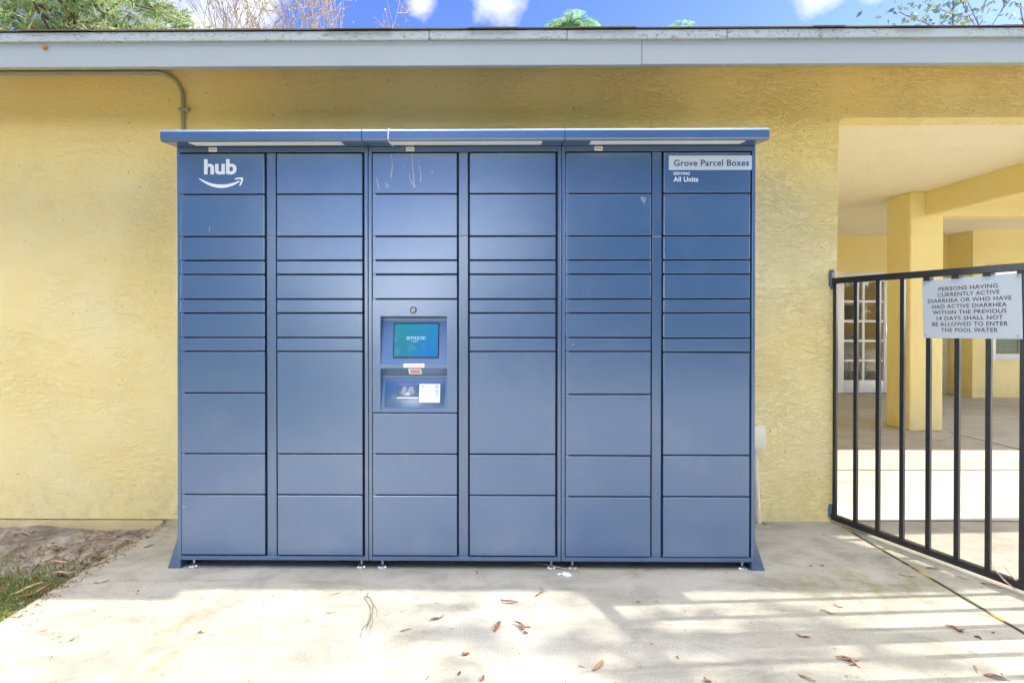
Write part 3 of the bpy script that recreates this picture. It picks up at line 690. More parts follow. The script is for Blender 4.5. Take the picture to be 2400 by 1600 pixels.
# outer rim
for (a, b) in (((kx0, kz0), (kx1, kz0)), ((kx1, kz0), (kx1, kz1)), ((kx1, kz1), (kx0, kz1)), ((kx0, kz1), (kx0, kz0))):
    bm.faces.new([bm.verts.new(p) for p in ((a[0], KY, a[1]), (b[0], KY, b[1]), (b[0], KY + .016, b[1]), (a[0], KY + .016, a[1]))])
bmesh.ops.remove_doubles(bm, verts=bm.verts, dist=1e-5)
ks = fin(bm, 'kiosk_panel', M['door'], lk, smooth=0)
def slope(p_low, p_high):
    """plane along a sloping kiosk face: local x right, y up the slope, z outwards; origin (x=0 world, p_low)"""
    a = Vector((0, p_low[0], p_low[1])); b = Vector((0, p_high[0], p_high[1])); y = (b - a).normalized(); x = Vector((1, 0, 0)); z = x.cross(y).normalized()
    if z.y > 0: z = -z
    m = Matrix((x, y, z)).transposed().to_4x4(); m.translation = a
    return m, (b - a).length
def pbox(M4, x0, x1, y0, y1, z0, z1, bev=0.0):
    b = NB(); box(b, x0, x1, y0, y1, z0, z1, bev)
    for v in b.verts: v.co = M4 @ v.co
    return b
SU, lu = slope(UP[3], UP[2])
fin(pbox(SU, -.4700, -.2545, .030, .197, .0002, .0045, .002), 'screen_bezel', M['blackplastic'], ks)
t = NT('screen_glow')
sxyz = t.n.new('ShaderNodeSeparateXYZ'); t.l.new(t.P(), sxyz.inputs[0])
gx_ = t.ramp(sxyz.outputs[0], -.46, -.26); gz_ = t.ramp(sxyz.outputs[2], 1.0, 1.16)
c = t.mix(gx_, (.02, .30, .42), (.01, .24, .72)); c = t.mix(t.math('MULTIPLY', gz_, .4), c, (.03, .42, .46))
c = t.mix(t.math('MULTIPLY', t.ramp(t.noise(16, 4, .6), .5, .72), .35), c, (.25, .60, .80))  # pale patches put a glass reflection into the glow colour
t.set(Base_Color=(.01, .01, .012, 1), Roughness=.12, Emission_Color=c, Emission_Strength=.24); M['screen'] = t.m
scr = fin(pbox(SU, -.4655, -.2590, .035, .192, .0046, .0052), 'screen', M['screen'], ks, smooth=0)
MS = SU.copy(); MS = SU @ Matrix.Translation((0, 0, .0053))
bm = text_fit('amazon', MS, -.408, -.318, .117, .132, .0005, .0)
fin(bm, 'lettering', plain('screen_lettering', (.42, .56, .66), .5), ks, smooth=0)
bm = NB(); pl = [(-.388 + .036 * i / 8, .110 - .004 * math.sin(math.pi * i / 8)) for i in range(9)] + [(-.352 - .036 * i / 8, .1115 - .0025 * math.sin(math.pi * i / 8)) for i in range(9)]
prism(bm, pl, 'z', .0053, .0058)
for v in bm.verts: v.co = SU @ v.co
fin(bm, 'smile_arrow', bpy.data.materials['screen_lettering'], ks, smooth=0)
bm = NB(); cyl(bm, (-.372, KY + .001, 1.2215), (0, -1, 0), .0155, .004, 28); fin(bm, 'lock_ring', M['blackplastic'], ks)
bm = NB(); cyl(bm, (-.372, KY - .003, 1.2215), (0, -1, 0), .0108, .003, 28, .010); fin(bm, 'lock', M['chrome'], ks)
bm = NB(); prism(bm, [(-.380, 1.2275), (-.3785, 1.229), (-.3645, 1.2160), (-.366, 1.2145)], 'y', KY - .0066, KY - .0055); fin(bm, 'keyhole', M['blackplastic'], ks)
bm = NB(); box(bm, -.4190, -.3205, KY - .0012, KY + .0005, .9515, .9705); s_ = fin(bm, 'sticker', M['sticker'], ks)
bm = NB(); box(bm, -.413, -.326, KY - .0016, KY - .0011, .958, .9605); fin(bm, 'print', M['pink'], s_)
SG, lg = slope(LP[1], LP[0])
fin(pbox(SG, -.397, -.336, .012, .048, .0002, .0014), 'sticker', M['sticker'], ks)
fin(pbox(SG, -.389, -.343, .019, .041, .0014, .0019), 'print', M['pink'], ks)
SL, ll = slope(LP[3], LP[2])
fin(pbox(SL, rx0 + .017, rx1 - .014, .012, .142, .0002, .0026, .001), 'reader_panel', M['door'], ks)
fin(pbox(SL, -.452, -.3525, .062, .122, .0027, .0042, .001), 'card_reader', metal_paint('dark_reader_glass', (.07, .13, .24), .15, .6), ks)
bm = NB(); 
for pts_ in ([(-.432, .072), (-.430, .094), (-.424, .109), (-.410, .111), (-.407, .098), (-.412, .085), (-.424, .080)], [(-.404, .084), (-.398, .104), (-.386, .112), (-.375, .108), (-.374, .074), (-.378, .072), (-.381, .090), (-.394, .082)]):
    prism(bm, pts_, 'z', .0042, .0047)
for v in bm.verts: v.co = SL @ v.co
fin(bm, 'card_symbol', M['letter_grey'], ks, smooth=0)
fin(pbox(SL, -.452, -.352, .054, .059, .0027, .0060, .001), 'card_slot', M['white'], ks)
kp = fin(pbox(SL, -.348, -.249, .034, .122, .0027, .0058, .002), 'keypad', M['white'], ks)
bm = NB(); labs = [['1', '2', '3'], ['4', '5', '6'], ['7', '8', '9'], ['*', '0', '#']]
MK = SL @ Matrix.Translation((0, 0, .0071))
for r_ in range(4):
    for c_ in range(3):
        x = -.337 + c_ * .0215; y = .1035 - r_ * .0195
        join(bm, text_fit(labs[r_][c_], MK, x + .003, x + .0085, y + .002, y + .0105 if labs[r_][c_] not in '*' else y + .007, .0003))
fin(bm, 'key_digits', M['letter_grey'], kp, smooth=0)
for r_ in range(4):
    for c_ in range(4):
        x = -.3385 + c_ * .0215; y = .1015 - r_ * .0195
        fin(pbox(SL, x, x + .0175, y, y + .015, .0058, .0070, .0008), 'key', M['sticker'] if c_ < 3 else (M['plate'] if r_ < 3 else M['sticker']), kp)

# ------------------------------------------------------------------ gate, sign, fence
g0 = Vector((1.98, 2.853, 0)); gd = Vector((.376, -.927, 0)).normalized(); gn = Vector((-gd.y, gd.x, 0)); gn = gn if gn.x < 0 else -gn
def gbox(bm, t0, t1, n0, n1, z0, z1, bev=.002):
    b = NB(); box(b, t0, t1, n0, n1, z0, z1, bev, 1)
    for v in b.verts: v.co = g0 + gd * v.co.x - gn * v.co.y + Vector((0, 0, v.co.z))
    return join(bm, b)
gate = thing('pool_gate', g0 + gd * .45, 'black metal pool gate with square bars hinged to the yellow wall end', 'gate')
SP = .1125
fin(gbox(NB(), -.012, 1.02, -.016, .016, 1.385, 1.418), 'top_rail', M['black'], gate)
fin(gbox(NB(), -.012, 1.02, -.016, .016, .018, .050), 'bottom_rail', M['black'], gate)
for k in range(9):
    fin(gbox(NB(), k * SP - .0095, k * SP + .0095, -.0095, .0095, .049, 1.386), 'bar', M['black'], gate)
fin(gbox(NB(), 1.003, 1.020, -.0155, .0155, .049, 1.386), 'latch_stile', M['black'], gate)
M['hinge'] = rough_plain('grey_blue_hinge', (.10, .15, .22), .4, .2, 20)
bm = NB(); gbox(bm, -.034, -.0125, -.017, .017, 1.37, 1.455, .006); cyl(bm, g0 + gd * -.022 + Vector((0, 0, 1.452)), (0, 0, 1), .014, .014, 14); cyl(bm, g0 + gd * -.022 + Vector((0, 0, 1.355)), (0, 0, 1), .009, .02, 12)
fin(bm, 'hinge', M['hinge'], gate)
bm = NB(); gbox(bm, -.034, -.0125, -.015, .015, .03, .095, .005); cyl(bm, g0 + gd * -.023 + Vector((0, 0, .092)), (0, 0, 1), .010, .012, 12)
fin(bm, 'hinge', M['hinge'], gate)
# fence continuing past the gate, out of the picture on the right
fen = thing('pool_fence', g0 + gd * 1.6, 'black metal fence post and base plate at the right picture edge beyond the gate', 'fence')
fin(gbox(NB(), 1.035, 3.3, -.016, .016, 1.385, 1.418), 'top_rail', M['black'], fen)
fin(gbox(NB(), 1.08, 3.3, -.016, .016, .06, .09), 'bottom_rail', M['black'], fen)
fin(gbox(NB(), 1.035, 1.085, -.025, .025, .008, 1.45), 'post', M['black'], fen)
fin(gbox(NB(), .985, 1.135, -.075, .075, 0, .008), 'base_plate', M['black'], fen)
for k in range(1, 19): fin(gbox(NB(), 1.06 + k * SP - .0095, 1.06 + k * SP + .0095, -.0095, .0095, .089, 1.386), 'bar', M['black'], fen)
bp = thing('floor_bracket', g0 + gd * .87, 'black metal plate bolted to the concrete below the gate at the right picture edge', 'bracket')
bm = NB(); gbox(bm, .842, .95, -.11, -.02, .0, .007, .002); gbox(bm, .87, .95, -.075, -.05, .007, .05, .003); fin(bm, 'plate', M['black'], bp)
# sign: hangs in front of the bars
sgn = thing('notice_sign', g0 + gd * .615 + gn * .018 + Vector((0, 0, 1.09)), 'pale blue notice sign with brown lettering tied to the black gate', 'sign')
ST0, ST1, SZ0, SZ1 = .433, .790, 1.086, 1.371
tilt = .018
MG = Matrix((( gd.x, 0, gn.x, g0.x + gn.x * .0115), (gd.y, 0, gn.y, g0.y + gn.y * .0115), (0, 1, 0, 0), (0, 0, 0, 1)))
MG = MG @ Matrix.Translation((ST0, SZ0, 0)) @ Matrix.Rotation(tilt, 4, 'Z') @ Matrix.Translation((-ST0, -SZ0, 0))
bm = NB(); box(bm, ST0, ST1, SZ0, SZ1, 0, .004, .0012, 1)
for v in bm.verts: v.co = MG @ v.co
fin(bm, 'plate', M['sign'], sgn)
MT = MG @ Matrix.Translation((0, 0, .0042))
lines = ['PERSONS HAVING', 'CURRENTLY ACTIVE', 'DIARRHEA OR WHO HAVE', 'HAD ACTIVE DIARRHEA', 'WITHIN THE PREVIOUS', '14 DAYS SHALL NOT', 'BE ALLOWED TO ENTER', 'THE POOL WATER']
spans = [(505, 1590), (485, 1620), (305, 1843), (380, 1750), (390, 1740), (460, 1675), (378, 1765), (537, 1577)]
W_ = ST1 - ST0; H_ = SZ1 - SZ0
for i, (ln_, (a, b)) in enumerate(zip(lines, spans)):
    fa, fb = (a - 205) / 1820, (b - 205) / 1820
    # undo the perspective stretch along the receding plate
    ga = fa * 1.16 / (1 + .16 * fa); gb = fb * 1.16 / (1 + .16 * fb)
    zc = SZ0 + H_ * (1 - (.172 + i * .0985))
    bm = text_fit(ln_, MT, ST0 + ga * W_, ST0 + gb * W_, zc - .0094, zc + .0094, .0006, .012, 1.08)
    fin(bm, 'lettering', M['letter_brown'], sgn, smooth=0)
for (bx_, bz_) in ((ST0 + .012, SZ1 - .020), (ST1 - .012, SZ1 - .016), (ST0 + .012, SZ0 + .014), (ST1 - .014, SZ0 + .014)):
    bm = NB(); cyl(bm, (bx_, bz_, .004), (0, 0, 1), .0034, .0025, 12)
    for v in bm.verts: v.co = MG @ v.co
    fin(bm, 'bolt', M['letter_grey'], sgn)
for k in (4, 5, 6, 7):
    bm = NB(); gbox(bm, k * SP - .015, k * SP + .012, -.023, .012, 1.3665 + (k - 4) * .002, 1.3845, .001); gbox(bm, k * SP + .010, k * SP + .026, -.022, -.016, 1.372 + (k - 4) * .002, 1.376 + (k - 4) * .002, .001)
    fin(bm, 'cable_tie', M['blackplastic'], sgn)

# ------------------------------------------------------------------ dead leaves
def leaf_mesh(kind, seed):
    r = random.Random(seed); bm = NB()
    def blade(n, w, bend, curl, off=(0, 0, 0), rot=0.0, L=1.0):
        rows = []
        for i in range(n + 1):
            f = i / n; x = (f - .5) * L; prof_ = math.sin(math.pi * min(1, f * .92 + .06)) ** .8 * w * r.uniform(.8, 1.1) + .008
            yb = bend * (4 * (f - .5) ** 2); zb = .05 + .10 * abs(math.sin(f * 3.1 + seed)) * (1 + curl)
            row = []
            for j, q in enumerate((-1, -.4, .4, 1)):
                p = Vector((x, yb + q * prof_ * (.75 if curl > .5 else 1), zb + (abs(q) ** 2) * prof_ * curl + r.uniform(-.008, .008)))
                p = Matrix.Rotation(rot, 3, 'Z') @ p + Vector(off); row.append(bm.verts.new(p))
            rows.append(row)
        for a, b in zip(rows, rows[1:]):
            for j in range(3): bm.faces.new((a[j], a[j + 1], b[j + 1], b[j]))
    if kind == 0: blade(9, .11, .10, .8)
    elif kind == 1: blade(7, .26, .15, 1.3)
    elif kind == 2: blade(7, .045, .06, .5)
    elif kind == 3: blade(8, .09, .08, .8, rot=.25); blade(7, .10, -.1, 1.0, (.08, -.10, 0), -.5, .8); blade(5, .06, .05, .6, (.15, -.25, 0), 1.2, .35)
    else: blade(12, .075, .26, .9)
    # a stem
    tube(bm, [(.46, .02 if kind != 4 else .24, .06), (.58, .05 if kind != 4 else .3, .05)], .008, 5)
    bmesh.ops.recalc_face_normals(bm, faces=bm.faces)
    s = bmesh.ops.solidify(bm, geom=bm.faces[:], thickness=.006)
    me = bpy.data.meshes.new('dead_leaf'); bm.to_mesh(me); bm.free()
    me.polygons.foreach_set('use_smooth', [True] * len(me.polygons)); return me
LM = {}
LEAVES = [
(-1.865,2.628,0.050,1,62,"r","small round reddish leaf curled on the concrete near the soil edge beside the wall"),
(-1.785,2.524,0.100,0,56,"r","large curled dark red leaf on the concrete left of the locker's side bracket"),
(-1.864,2.487,0.055,2,21,"b","short thin brown sliver on the concrete close to the soil edge"),
(-1.894,2.340,0.150,0,67,"t","long tan leaf lying right on the edge between soil and concrete"),
(-1.752,2.174,0.130,2,26,"b","straight brown twig-like leaf alone on the shaded concrete at left"),
(-1.889,2.718,0.090,2,18,"t","thin tan leaf on the concrete nearest the wall at left"),
(-1.538,2.106,0.030,1,0,"r","tiny dark red speck of leaf at the left edge of the sunlit concrete"),
(-1.541,1.780,0.040,1,69,"r","small crumpled red leaf on sunlit concrete at far left"),
(-1.094,1.828,0.060,1,-15,"t","tan curled leaf beside the orange stain on sunlit concrete"),
(-1.694,1.836,0.070,2,30,"t","pale thin leaf flat on sunlit concrete, leftmost one in the sun"),
(-1.042,1.813,0.040,2,-12,"b","tiny straight brown sliver just right of the tan curled leaf"),
(-1.062,2.042,0.040,2,20,"b","tiny brown sliver near the shadow line below the left locker module"),
(-0.669,2.096,0.110,2,40,"t","slim pale leaf with a kinked tip above the branching twig"),
(-0.644,1.959,0.090,0,20,"t","pale wispy leaf left of the branching twig"),
(-0.722,1.903,0.045,2,16,"b","short brown sliver on sunlit concrete left of the branching twig"),
(-0.077,2.273,0.050,1,-67,"r","small red leaf in the shade right in front of the middle locker module"),
(-0.320,2.057,0.060,2,0,"b","thin brown sliver in the sun below the middle locker module"),
(-0.417,1.950,0.070,0,54,"t","small tan leaf with one upturned end right of the branching twig"),
(-0.360,1.973,0.080,2,50,"t","faded wispy leaf close to another small tan leaf in mid ground"),
(-0.215,1.919,0.140,0,34,"b","long pointed tan-brown leaf slanting up to the right in the sun"),
(-0.331,1.846,0.110,2,24,"b","very thin brown leaf stem slanting up to the right"),
(0.023,1.871,0.180,0,69,"r","big ragged red-brown leaf standing steeply, left of the forked leaf"),
(0.111,1.877,0.150,3,-37,"r","large red-brown forked leaf in the centre of the sunlit concrete"),
(0.123,1.833,0.050,1,-53,"r","small orange crumb of leaf right under the large forked leaf"),
(0.069,2.029,0.170,4,-9,"r","long wavy reddish leaf lying level below the middle locker module"),
(0.216,2.109,0.180,4,75,"b","tall curved brown leaf near the shadow line right of centre"),
(-0.095,1.712,0.060,1,-7,"r","small curled dark red leaf at the edge of the dappled tree shade"),
(-0.110,1.621,0.040,1,75,"d","tiny near-black leaf scrap low in the dappled shade"),
(-0.033,1.596,0.060,1,67,"r","orange leaf cut by the bottom edge of the picture in the middle"),
(0.300,1.657,0.060,2,-27,"b","short brown leaf slanting down to the right, lower centre"),
(0.361,1.659,0.150,0,48,"b","long brown leaf slanting up to the right, lower centre"),
(0.499,1.663,0.040,1,55,"t","small pale brown curl of leaf right of the long slanting leaf"),
(0.604,2.042,0.045,1,0,"t","small tan leaf on the first wide sunlit stripe, left of its twin"),
(0.684,2.048,0.050,1,56,"t","small ragged tan leaf on the first wide sunlit stripe, right of its twin"),
(0.641,1.705,0.030,1,-68,"d","tiny dark leaf scrap between the sunlit stripes, lower right of centre"),
(-0.214,1.600,0.050,2,67,"d","dark stem tip at the bottom edge left of centre"),
(1.609,2.659,0.080,2,-7,"b","thin level brown leaf on the concrete right of the locker near the wall"),
(1.811,2.691,0.030,1,40,"d","tiny dark curled leaf on the concrete near the gate hinge"),
(1.933,2.618,0.030,2,0,"b","tiny brown sliver beside the joint near the gate's lower hinge"),
(1.924,2.469,0.040,2,0,"b","small brown sliver just left of the concrete joint"),
(1.575,2.352,0.050,1,20,"t","round faded tan leaf in the shade between locker and joint"),
(1.517,2.348,0.030,1,0,"d","tiny black speck left of the round tan leaf"),
(2.071,2.328,0.120,0,-28,"b","plump brown leaf between the concrete joint and the gate rail"),
(1.902,2.258,0.150,2,-27,"b","long thin brown leaf crossing the concrete joint"),
(2.135,2.243,0.110,0,-27,"y","yellowish leaf lying in front of the gate's bottom rail"),
(2.193,2.174,0.160,4,-47,"r","long curled red-brown leaf beside the right end of the gate rail"),
(1.416,2.017,0.080,0,-39,"b","upper of two brown leaves on the shaded band in the stripes"),
(1.342,1.973,0.110,0,-29,"b","lower and longer of two brown leaves on the shaded band in the stripes"),
(1.170,1.985,0.060,2,-34,"b","short brown leaf on the shaded band left of a leaf pair"),
(1.760,1.874,0.130,3,-43,"r","forked orange-brown leaf cluster left of the joint at lower right"),
(1.880,1.851,0.030,1,0,"r","tiny reddish leaf fragment just left of the joint at lower right"),
(1.789,1.821,0.050,1,-70,"d","small black leaf scrap below the forked cluster at right"),
(1.149,1.821,0.100,0,-27,"r","single reddish leaf slanting down to the right on a wide sunlit stripe"),
(1.226,1.697,0.160,3,-25,"b","pair of tangled brown leaves low in the striped shadows"),
(1.026,1.608,0.110,0,-44,"b","brown leaf near the bottom edge right of centre"),
(1.694,1.743,0.070,2,-46,"t","pale thin leaf slanting down to the right near lower right corner"),
(1.625,1.657,0.100,2,59,"b","thin brown stem slanting up to the right near lower right corner"),
(1.646,1.615,0.140,0,-24,"r","reddish brown leaf nearest the bottom right corner"),
(0.695,1.592,0.060,1,-49,"r","dark red leaf cut by the bottom edge right of centre"),
(1.564,2.833,0.050,1,-41,"r","small red-brown leaf at the foot of the white wall pipe"),
(1.086,2.288,0.060,0,-74,"t","tan leaf poking out from under the right end of the locker"),
]
for i, (x, y, ln_, kind, rot, colr, lab) in enumerate(LEAVES):
    key = (kind, colr, i % 3)
    if key not in LM:
        LM[key] = leaf_mesh(kind, i + 1); LM[key].materials.append(M['leaf_' + colr])
    o = bpy.data.objects.new('dead_leaf', LM[key]); COL.objects.link(o)
    o.location = (x, y, .0005 - .03 * ln_); o.rotation_euler = (rnd.uniform(-.12, .12), rnd.uniform(-.06, .06), R(rot)); ln_ *= .46; o.scale = (ln_, ln_, ln_ * .75)
    tag(o, lab, 'leaf', 'dry leaves scattered on the concrete')
    o.name = {'b': 'dead_leaf', 'r': 'dead_leaf', 't': 'dead_leaf', 'd': 'leaf_scrap', 'y': 'dead_leaf'}[colr]
# larger dead leaves lying on the soil at left
SOIL = [(-2.06, 2.33, .13, 0, 20, 't', 'pale pink leaf lying on the green moss beside the concrete edge'), (-2.17, 2.44, .11, 4, 15, 't', 'curved tan leaf arched over the moss at left'),
        (-2.10, 2.20, .16, 2, 60, 't', 'long pale reed leaf across the moss near the left picture edge'), (-2.24, 2.18, .12, 3, 30, 'r', 'reddish forked leaf in the clump at the left picture edge'),
        (-2.02, 2.15, .16, 0, 55, 'r', 'long reddish leaf along the concrete edge on the soil side'), (-2.03, 2.50, .10, 3, -12, 'b', 'brown ragged leaf on bare soil close to the concrete edge'),
        (-2.22, 2.58, .07, 0, 15, 'b', 'small brown leaf in the middle of the bare soil'), (-2.33, 2.60, .06, 1, 30, 'r', 'small orange leaf on the bare soil near the left picture edge'),
        (-2.42, 2.50, .07, 0, -12, 'r', 'orange brown leaf at the left picture edge above the grass'), (-2.02, 2.60, .09, 2, -8, 'b', 'thin brown leaf on the soil beside the concrete corner'),
        (-2.20, 2.06, .15, 2, 10, 't', 'straight pale stalk lying across the lower patch of grass')]
for i, (x, y, ln_, kind, rot, colr, lab) in enumerate(SOIL):
    key = (kind, colr, i % 3)
    if key not in LM: LM[key] = leaf_mesh(kind, i + 50); LM[key].materials.append(M['leaf_' + colr])
    o = bpy.data.objects.new('dead_leaf', LM[key]); COL.objects.link(o)
    o.location = (x, y, soil_z(x, y) + .004); o.rotation_euler = (rnd.uniform(-.2, .2), rnd.uniform(-.1, .1), R(rot)); ln_ *= .75; o.scale = (ln_, ln_, ln_ * .8)
    tag(o, lab, 'leaf', 'dry leaves lying on the soil')
# crumbs of leaf and seed on the concrete
n = 520; xx = np.concatenate([rs.uniform(-1.9, 2.4, 300), rs.uniform(-1.9, -1.3, 150), rs.uniform(-1.9, -1.5, 70)]); yy = np.concatenate([rs.uniform(1.45, 2.85, 300), rs.uniform(2.2, 2.85, 150), rs.uniform(1.4, 2.4, 70)])
cen = np.c_[xx, yy, np.full(n, .0018)]; ang = rs.uniform(0, 6.28, n); ln = rs.uniform(.002, .0075, n)
A = np.c_[np.cos(ang), np.sin(ang), rs.uniform(-.2, .2, n)] * ln[:, None]; B = np.c_[-np.sin(ang), np.cos(ang), rs.uniform(-.2, .2, n)] * (ln * rs.uniform(.2, .5, n))[:, None]
m_ = 420; ce_ = np.c_[-1.92 + np.abs(rs.normal(0, .035, m_)), rs.uniform(1.9, 2.86, m_), np.full(m_, .003)]
cen = np.vstack([cen, ce_]); an_ = rs.uniform(0, 6.28, m_); l_ = rs.uniform(.002, .008, m_)
A = np.vstack([A, np.c_[np.cos(an_), np.sin(an_), rs.uniform(-.3, .3, m_)] * l_[:, None]]); B = np.vstack([B, np.c_[-np.sin(an_), np.cos(an_), rs.uniform(-.3, .3, m_)] * (l_ * .6)[:, None]])
V, F = quads(cen, A, B); tag(pydata('leaf_crumbs', V, F, M['litter']), 'tiny brown crumbs of leaf and seed speckling the concrete', 'leaf litter', kind='stuff')
# branching twig, scrap of paper, reed leaf by the gate
bm = NB()
tw = [(-.535, 2.065, .006), (-.515, 2.045, .012), (-.492, 2.005, .010), (-.482, 1.95, .006), (-.480, 1.89, .004), (-.478, 1.84, .003)]
tube(bm, tw, [.0022, .002, .0018, .0016, .0012, .0006], 6); tube(bm, [tw[2], (-.470, 1.97, .008), (-.455, 1.925, .004)], [.0014, .001, .0005], 5)
tube(bm, [tw[4], (-.494, 1.855, .004), (-.490, 1.80, .003)], [.0012, .001, .0005], 5); tube(bm, [tw[3], (-.465, 1.89, .006), (-.462, 1.81, .003)], [.0012, .001, .0005], 5)
tube(bm, [tw[0], (-.530, 2.08, .014)], [.003, .0015], 6)
tag(fin(bm, 'twig', M['bark'], smooth=60), 'thin branching brown twig on the sunlit concrete left of centre', 'twig')
bm = NB(); prism(bm, [(.316, 2.262), (.330, 2.275), (.352, 2.268), (.362, 2.246), (.340, 2.240), (.328, 2.25)], 'z', .001, .006); prism(bm, [(.298, 2.262), (.312, 2.268), (.314, 2.258), (.300, 2.254)], 'z', .001, .005)
tag(fin(bm, 'paper_scrap', M['white'], smooth=0), 'small torn white paper scrap on the concrete in front of the locker', 'litter')
bm = NB(); tube(bm, [(.20, 2.36, .006), (.27, 2.325, .012), (.34, 2.305, .006), (.41, 2.296, .004)], [.001, .0022, .002, .0008], 5)
tag(fin(bm, 'straw', M['leaf_t'], smooth=60), 'dry pale straw poking out from under the locker beside a foot', 'straw')
for pts_, lab in ((((2.235, 2.215, .075), (2.235, 2.16, .04), (2.250, 2.10, .004)), 'long thin pale reed leaf leaning over the gate bottom rail, left of a pair'), (((2.262, 2.19, .085), (2.262, 2.13, .045), (2.275, 2.08, .004)), 'wider pinkish reed leaf leaning over the gate bottom rail, right of a pair')):
    bm = NB(); tube(bm, pts_, [.001, .004, .0012], 5); tag(fin(bm, 'reed_leaf', M['leaf_t'], smooth=60), lab, 'leaf', 'reed leaves by the gate')
bm = NB(); bmesh.ops.create_icosphere(bm, subdivisions=2, radius=.012)
for v in bm.verts: v.co = Vector((v.co.x * 1.1, v.co.y * .5, v.co.z)) * (1 + .3 * mnoise.noise(v.co * 90)) + Vector((-2.135, FY - .004, 2.474))
tag(fin(bm, 'mud_nest', rough_plain('orange_mud', (.42, .19, .04), .9, .2, 80), smooth=60), 'tiny orange brown insect nest stuck on the grey fascia at left', 'nest')

# ------------------------------------------------------------------ trees
def tree_branches(bm, base, height, seed, spread=.5, levels=4, r0=.12, nb=(5, 7), tips=None, up=.25, min_r=.006):
    r = random.Random(seed)
    def grow(p, d, L, rad, lev):
        n = 5; pts_ = [p]; rr = [rad]
        dd = d.copy()
        for i in range(n):
            dd = (dd + Vector((r.uniform(-1, 1), r.uniform(-1, 1), r.uniform(-1, 1))) * .13 + Vector((0, 0, up * .12))).normalized()
            pts_.append(pts_[-1] + dd * L / n); rr.append(max(min_r, rad * (1 - .75 * (i + 1) / n)))
        tube(bm, pts_, rr, 7 if lev < 2 else 4, cap=False)
        if lev >= levels:
            if tips is not None: tips.extend(pts_[2:])
            return
        for k in range(r.randint(*nb)):
            i = r.randint(1 if lev else 2, n); q = pts_[i]
            a = r.uniform(0, 2 * math.pi); u = dd.orthogonal().normalized(); w = dd.cross(u)
            nd = (dd * r.uniform(.5, 1.0) + (u * math.cos(a) + w * math.sin(a)) * spread * r.uniform(.6, 1.4)).normalized()
            grow(q, nd, L * r.uniform(.42, .68), max(min_r, rr[i] * .62), lev + 1)
    grow(Vector(base), Vector((0, 0, 1)), height * .55, r0, 0)
def leaf_cloud(pts_, n, size, rs_, elong=2.2, jitter=.25, flat=0.0):
    P_ = np.array(pts_); idx = rs_.randint(0, len(P_), n); c = P_[idx] + rs_.normal(0, jitter, (n, 3))
    a = unit(rs_.normal(0, 1, (n, 3))); b = unit(np.cross(a, unit(rs_.normal(0, 1, (n, 3)))))
    s = rs_.uniform(.6, 1.3, n)[:, None] * size
    return quads(c, a * s * .5, b * s * .5 / elong)

# conifer at the upper left, standing behind the building
cx, cy = -10.9, 12.6
con_t = thing('conifer_tree', (cx, cy, -.16), 'dense light green conifer rising behind the roof at upper left', 'tree')
bm = NB(); tube(bm, [(cx, cy, -.2), (cx + .1, cy, 3), (cx, cy + .1, 6.5), (cx + .05, cy, 10), (cx, cy, 13.6)], [.34, .28, .22, .13, .03], 10)
rs = np.random.RandomState(21); Vs, Fs, off = [], [], 0
cr = random.Random(5); brs = []
for k in range(170):
    z = 3.2 + 10.0 * (k / 170.0); f = (13.9 - z) / 10.7; Lb = max(.4, 4.9 * min(1, f * 1.6) * cr.uniform(.65, 1.05)); a = k * 2.399 + cr.uniform(-.3, .3)
    d = Vector((math.cos(a), math.sin(a), .18)); p0 = Vector((cx, cy, z)); pts_ = [p0 + d * Lb * q + Vector((0, 0, -.16 * Lb * q * q + .08 * math.sin(q * 6 + k))) for q in (0, .25, .5, .75, 1)]
    tube(bm, pts_, [.055, .042, .03, .018, .008], 5, cap=False); brs.append(pts_)
fin(bm, 'trunk', M['bark'], con_t, smooth=60)
for pts_ in brs:
    for q in np.linspace(.22, 1.0, 13):
        i = min(3, int(q * 4)); f = q * 4 - i; c0 = pts_[i].lerp(pts_[i + 1], f)
        dr = (pts_[4] - pts_[0]).normalized()
        for s in range(2):
            cc = np.array(c0) + rs.normal(0, .16, 3) * np.array([1, 1, .7]); n = 19
            main = np.array(dr) * .8 + rs.normal(0, .5, 3) + np.array([0, 0, .25]); main = main / np.linalg.norm(main)
            dd = unit(main[None] * 1.1 + rs.normal(0, .55, (n, 3))); ln = rs.uniform(.14, .34, n)[:, None]
            st = cc + rs.normal(0, .06, (n, 3)); b = unit(np.cross(dd, rs.normal(0, 1, (n, 3)))) * rs.uniform(.012, .024, n)[:, None]
            V, F = quads(st + dd * ln / 2, dd * ln / 2, b); Vs.append(V); Fs.append(F + off); off += len(V)
pydata('crown', np.vstack(Vs), np.vstack(Fs), M['needles'], con_t)
# bare autumn trees
def bare_tree(x, y, h, seed, label, nleaf, spread=.5, levels=4, r0=.10):
    tr = thing('bare_tree', (x, y, -.16), label, 'tree', 'bare autumn trees behind the roof'); tips = []
    bm = NB(); tree_branches(bm, (x, y, -.2), h, seed, spread, levels, r0, (4, 6), tips, .55, .007); fin(bm, 'trunk', M['twig'], tr, smooth=60)
    V, F = leaf_cloud(tips, nleaf, .10, np.random.RandomState(seed), 1.8, .10); pydata('leaves', V, F, M['leafautumn'], tr)
bare_tree(-8.3, 14.2, 12.6, 3, 'nearly bare pale twiggy tree just right of the conifer', 900)
bare_tree(-6.6, 15.5, 13.6, 8, 'bare tree with few yellow leaves left of the open cloud gap', 500, .42)
bare_tree(-4.8, 14.5, 13.4, 14, 'bare branching tree with yellow leaves at the edge of the blue sky', 1100)
bare_tree(-3.9, 14.0, 12.4, 27, 'smallest thin bare sapling, the rightmost of the leafless trees', 260, .4, 3, .07)
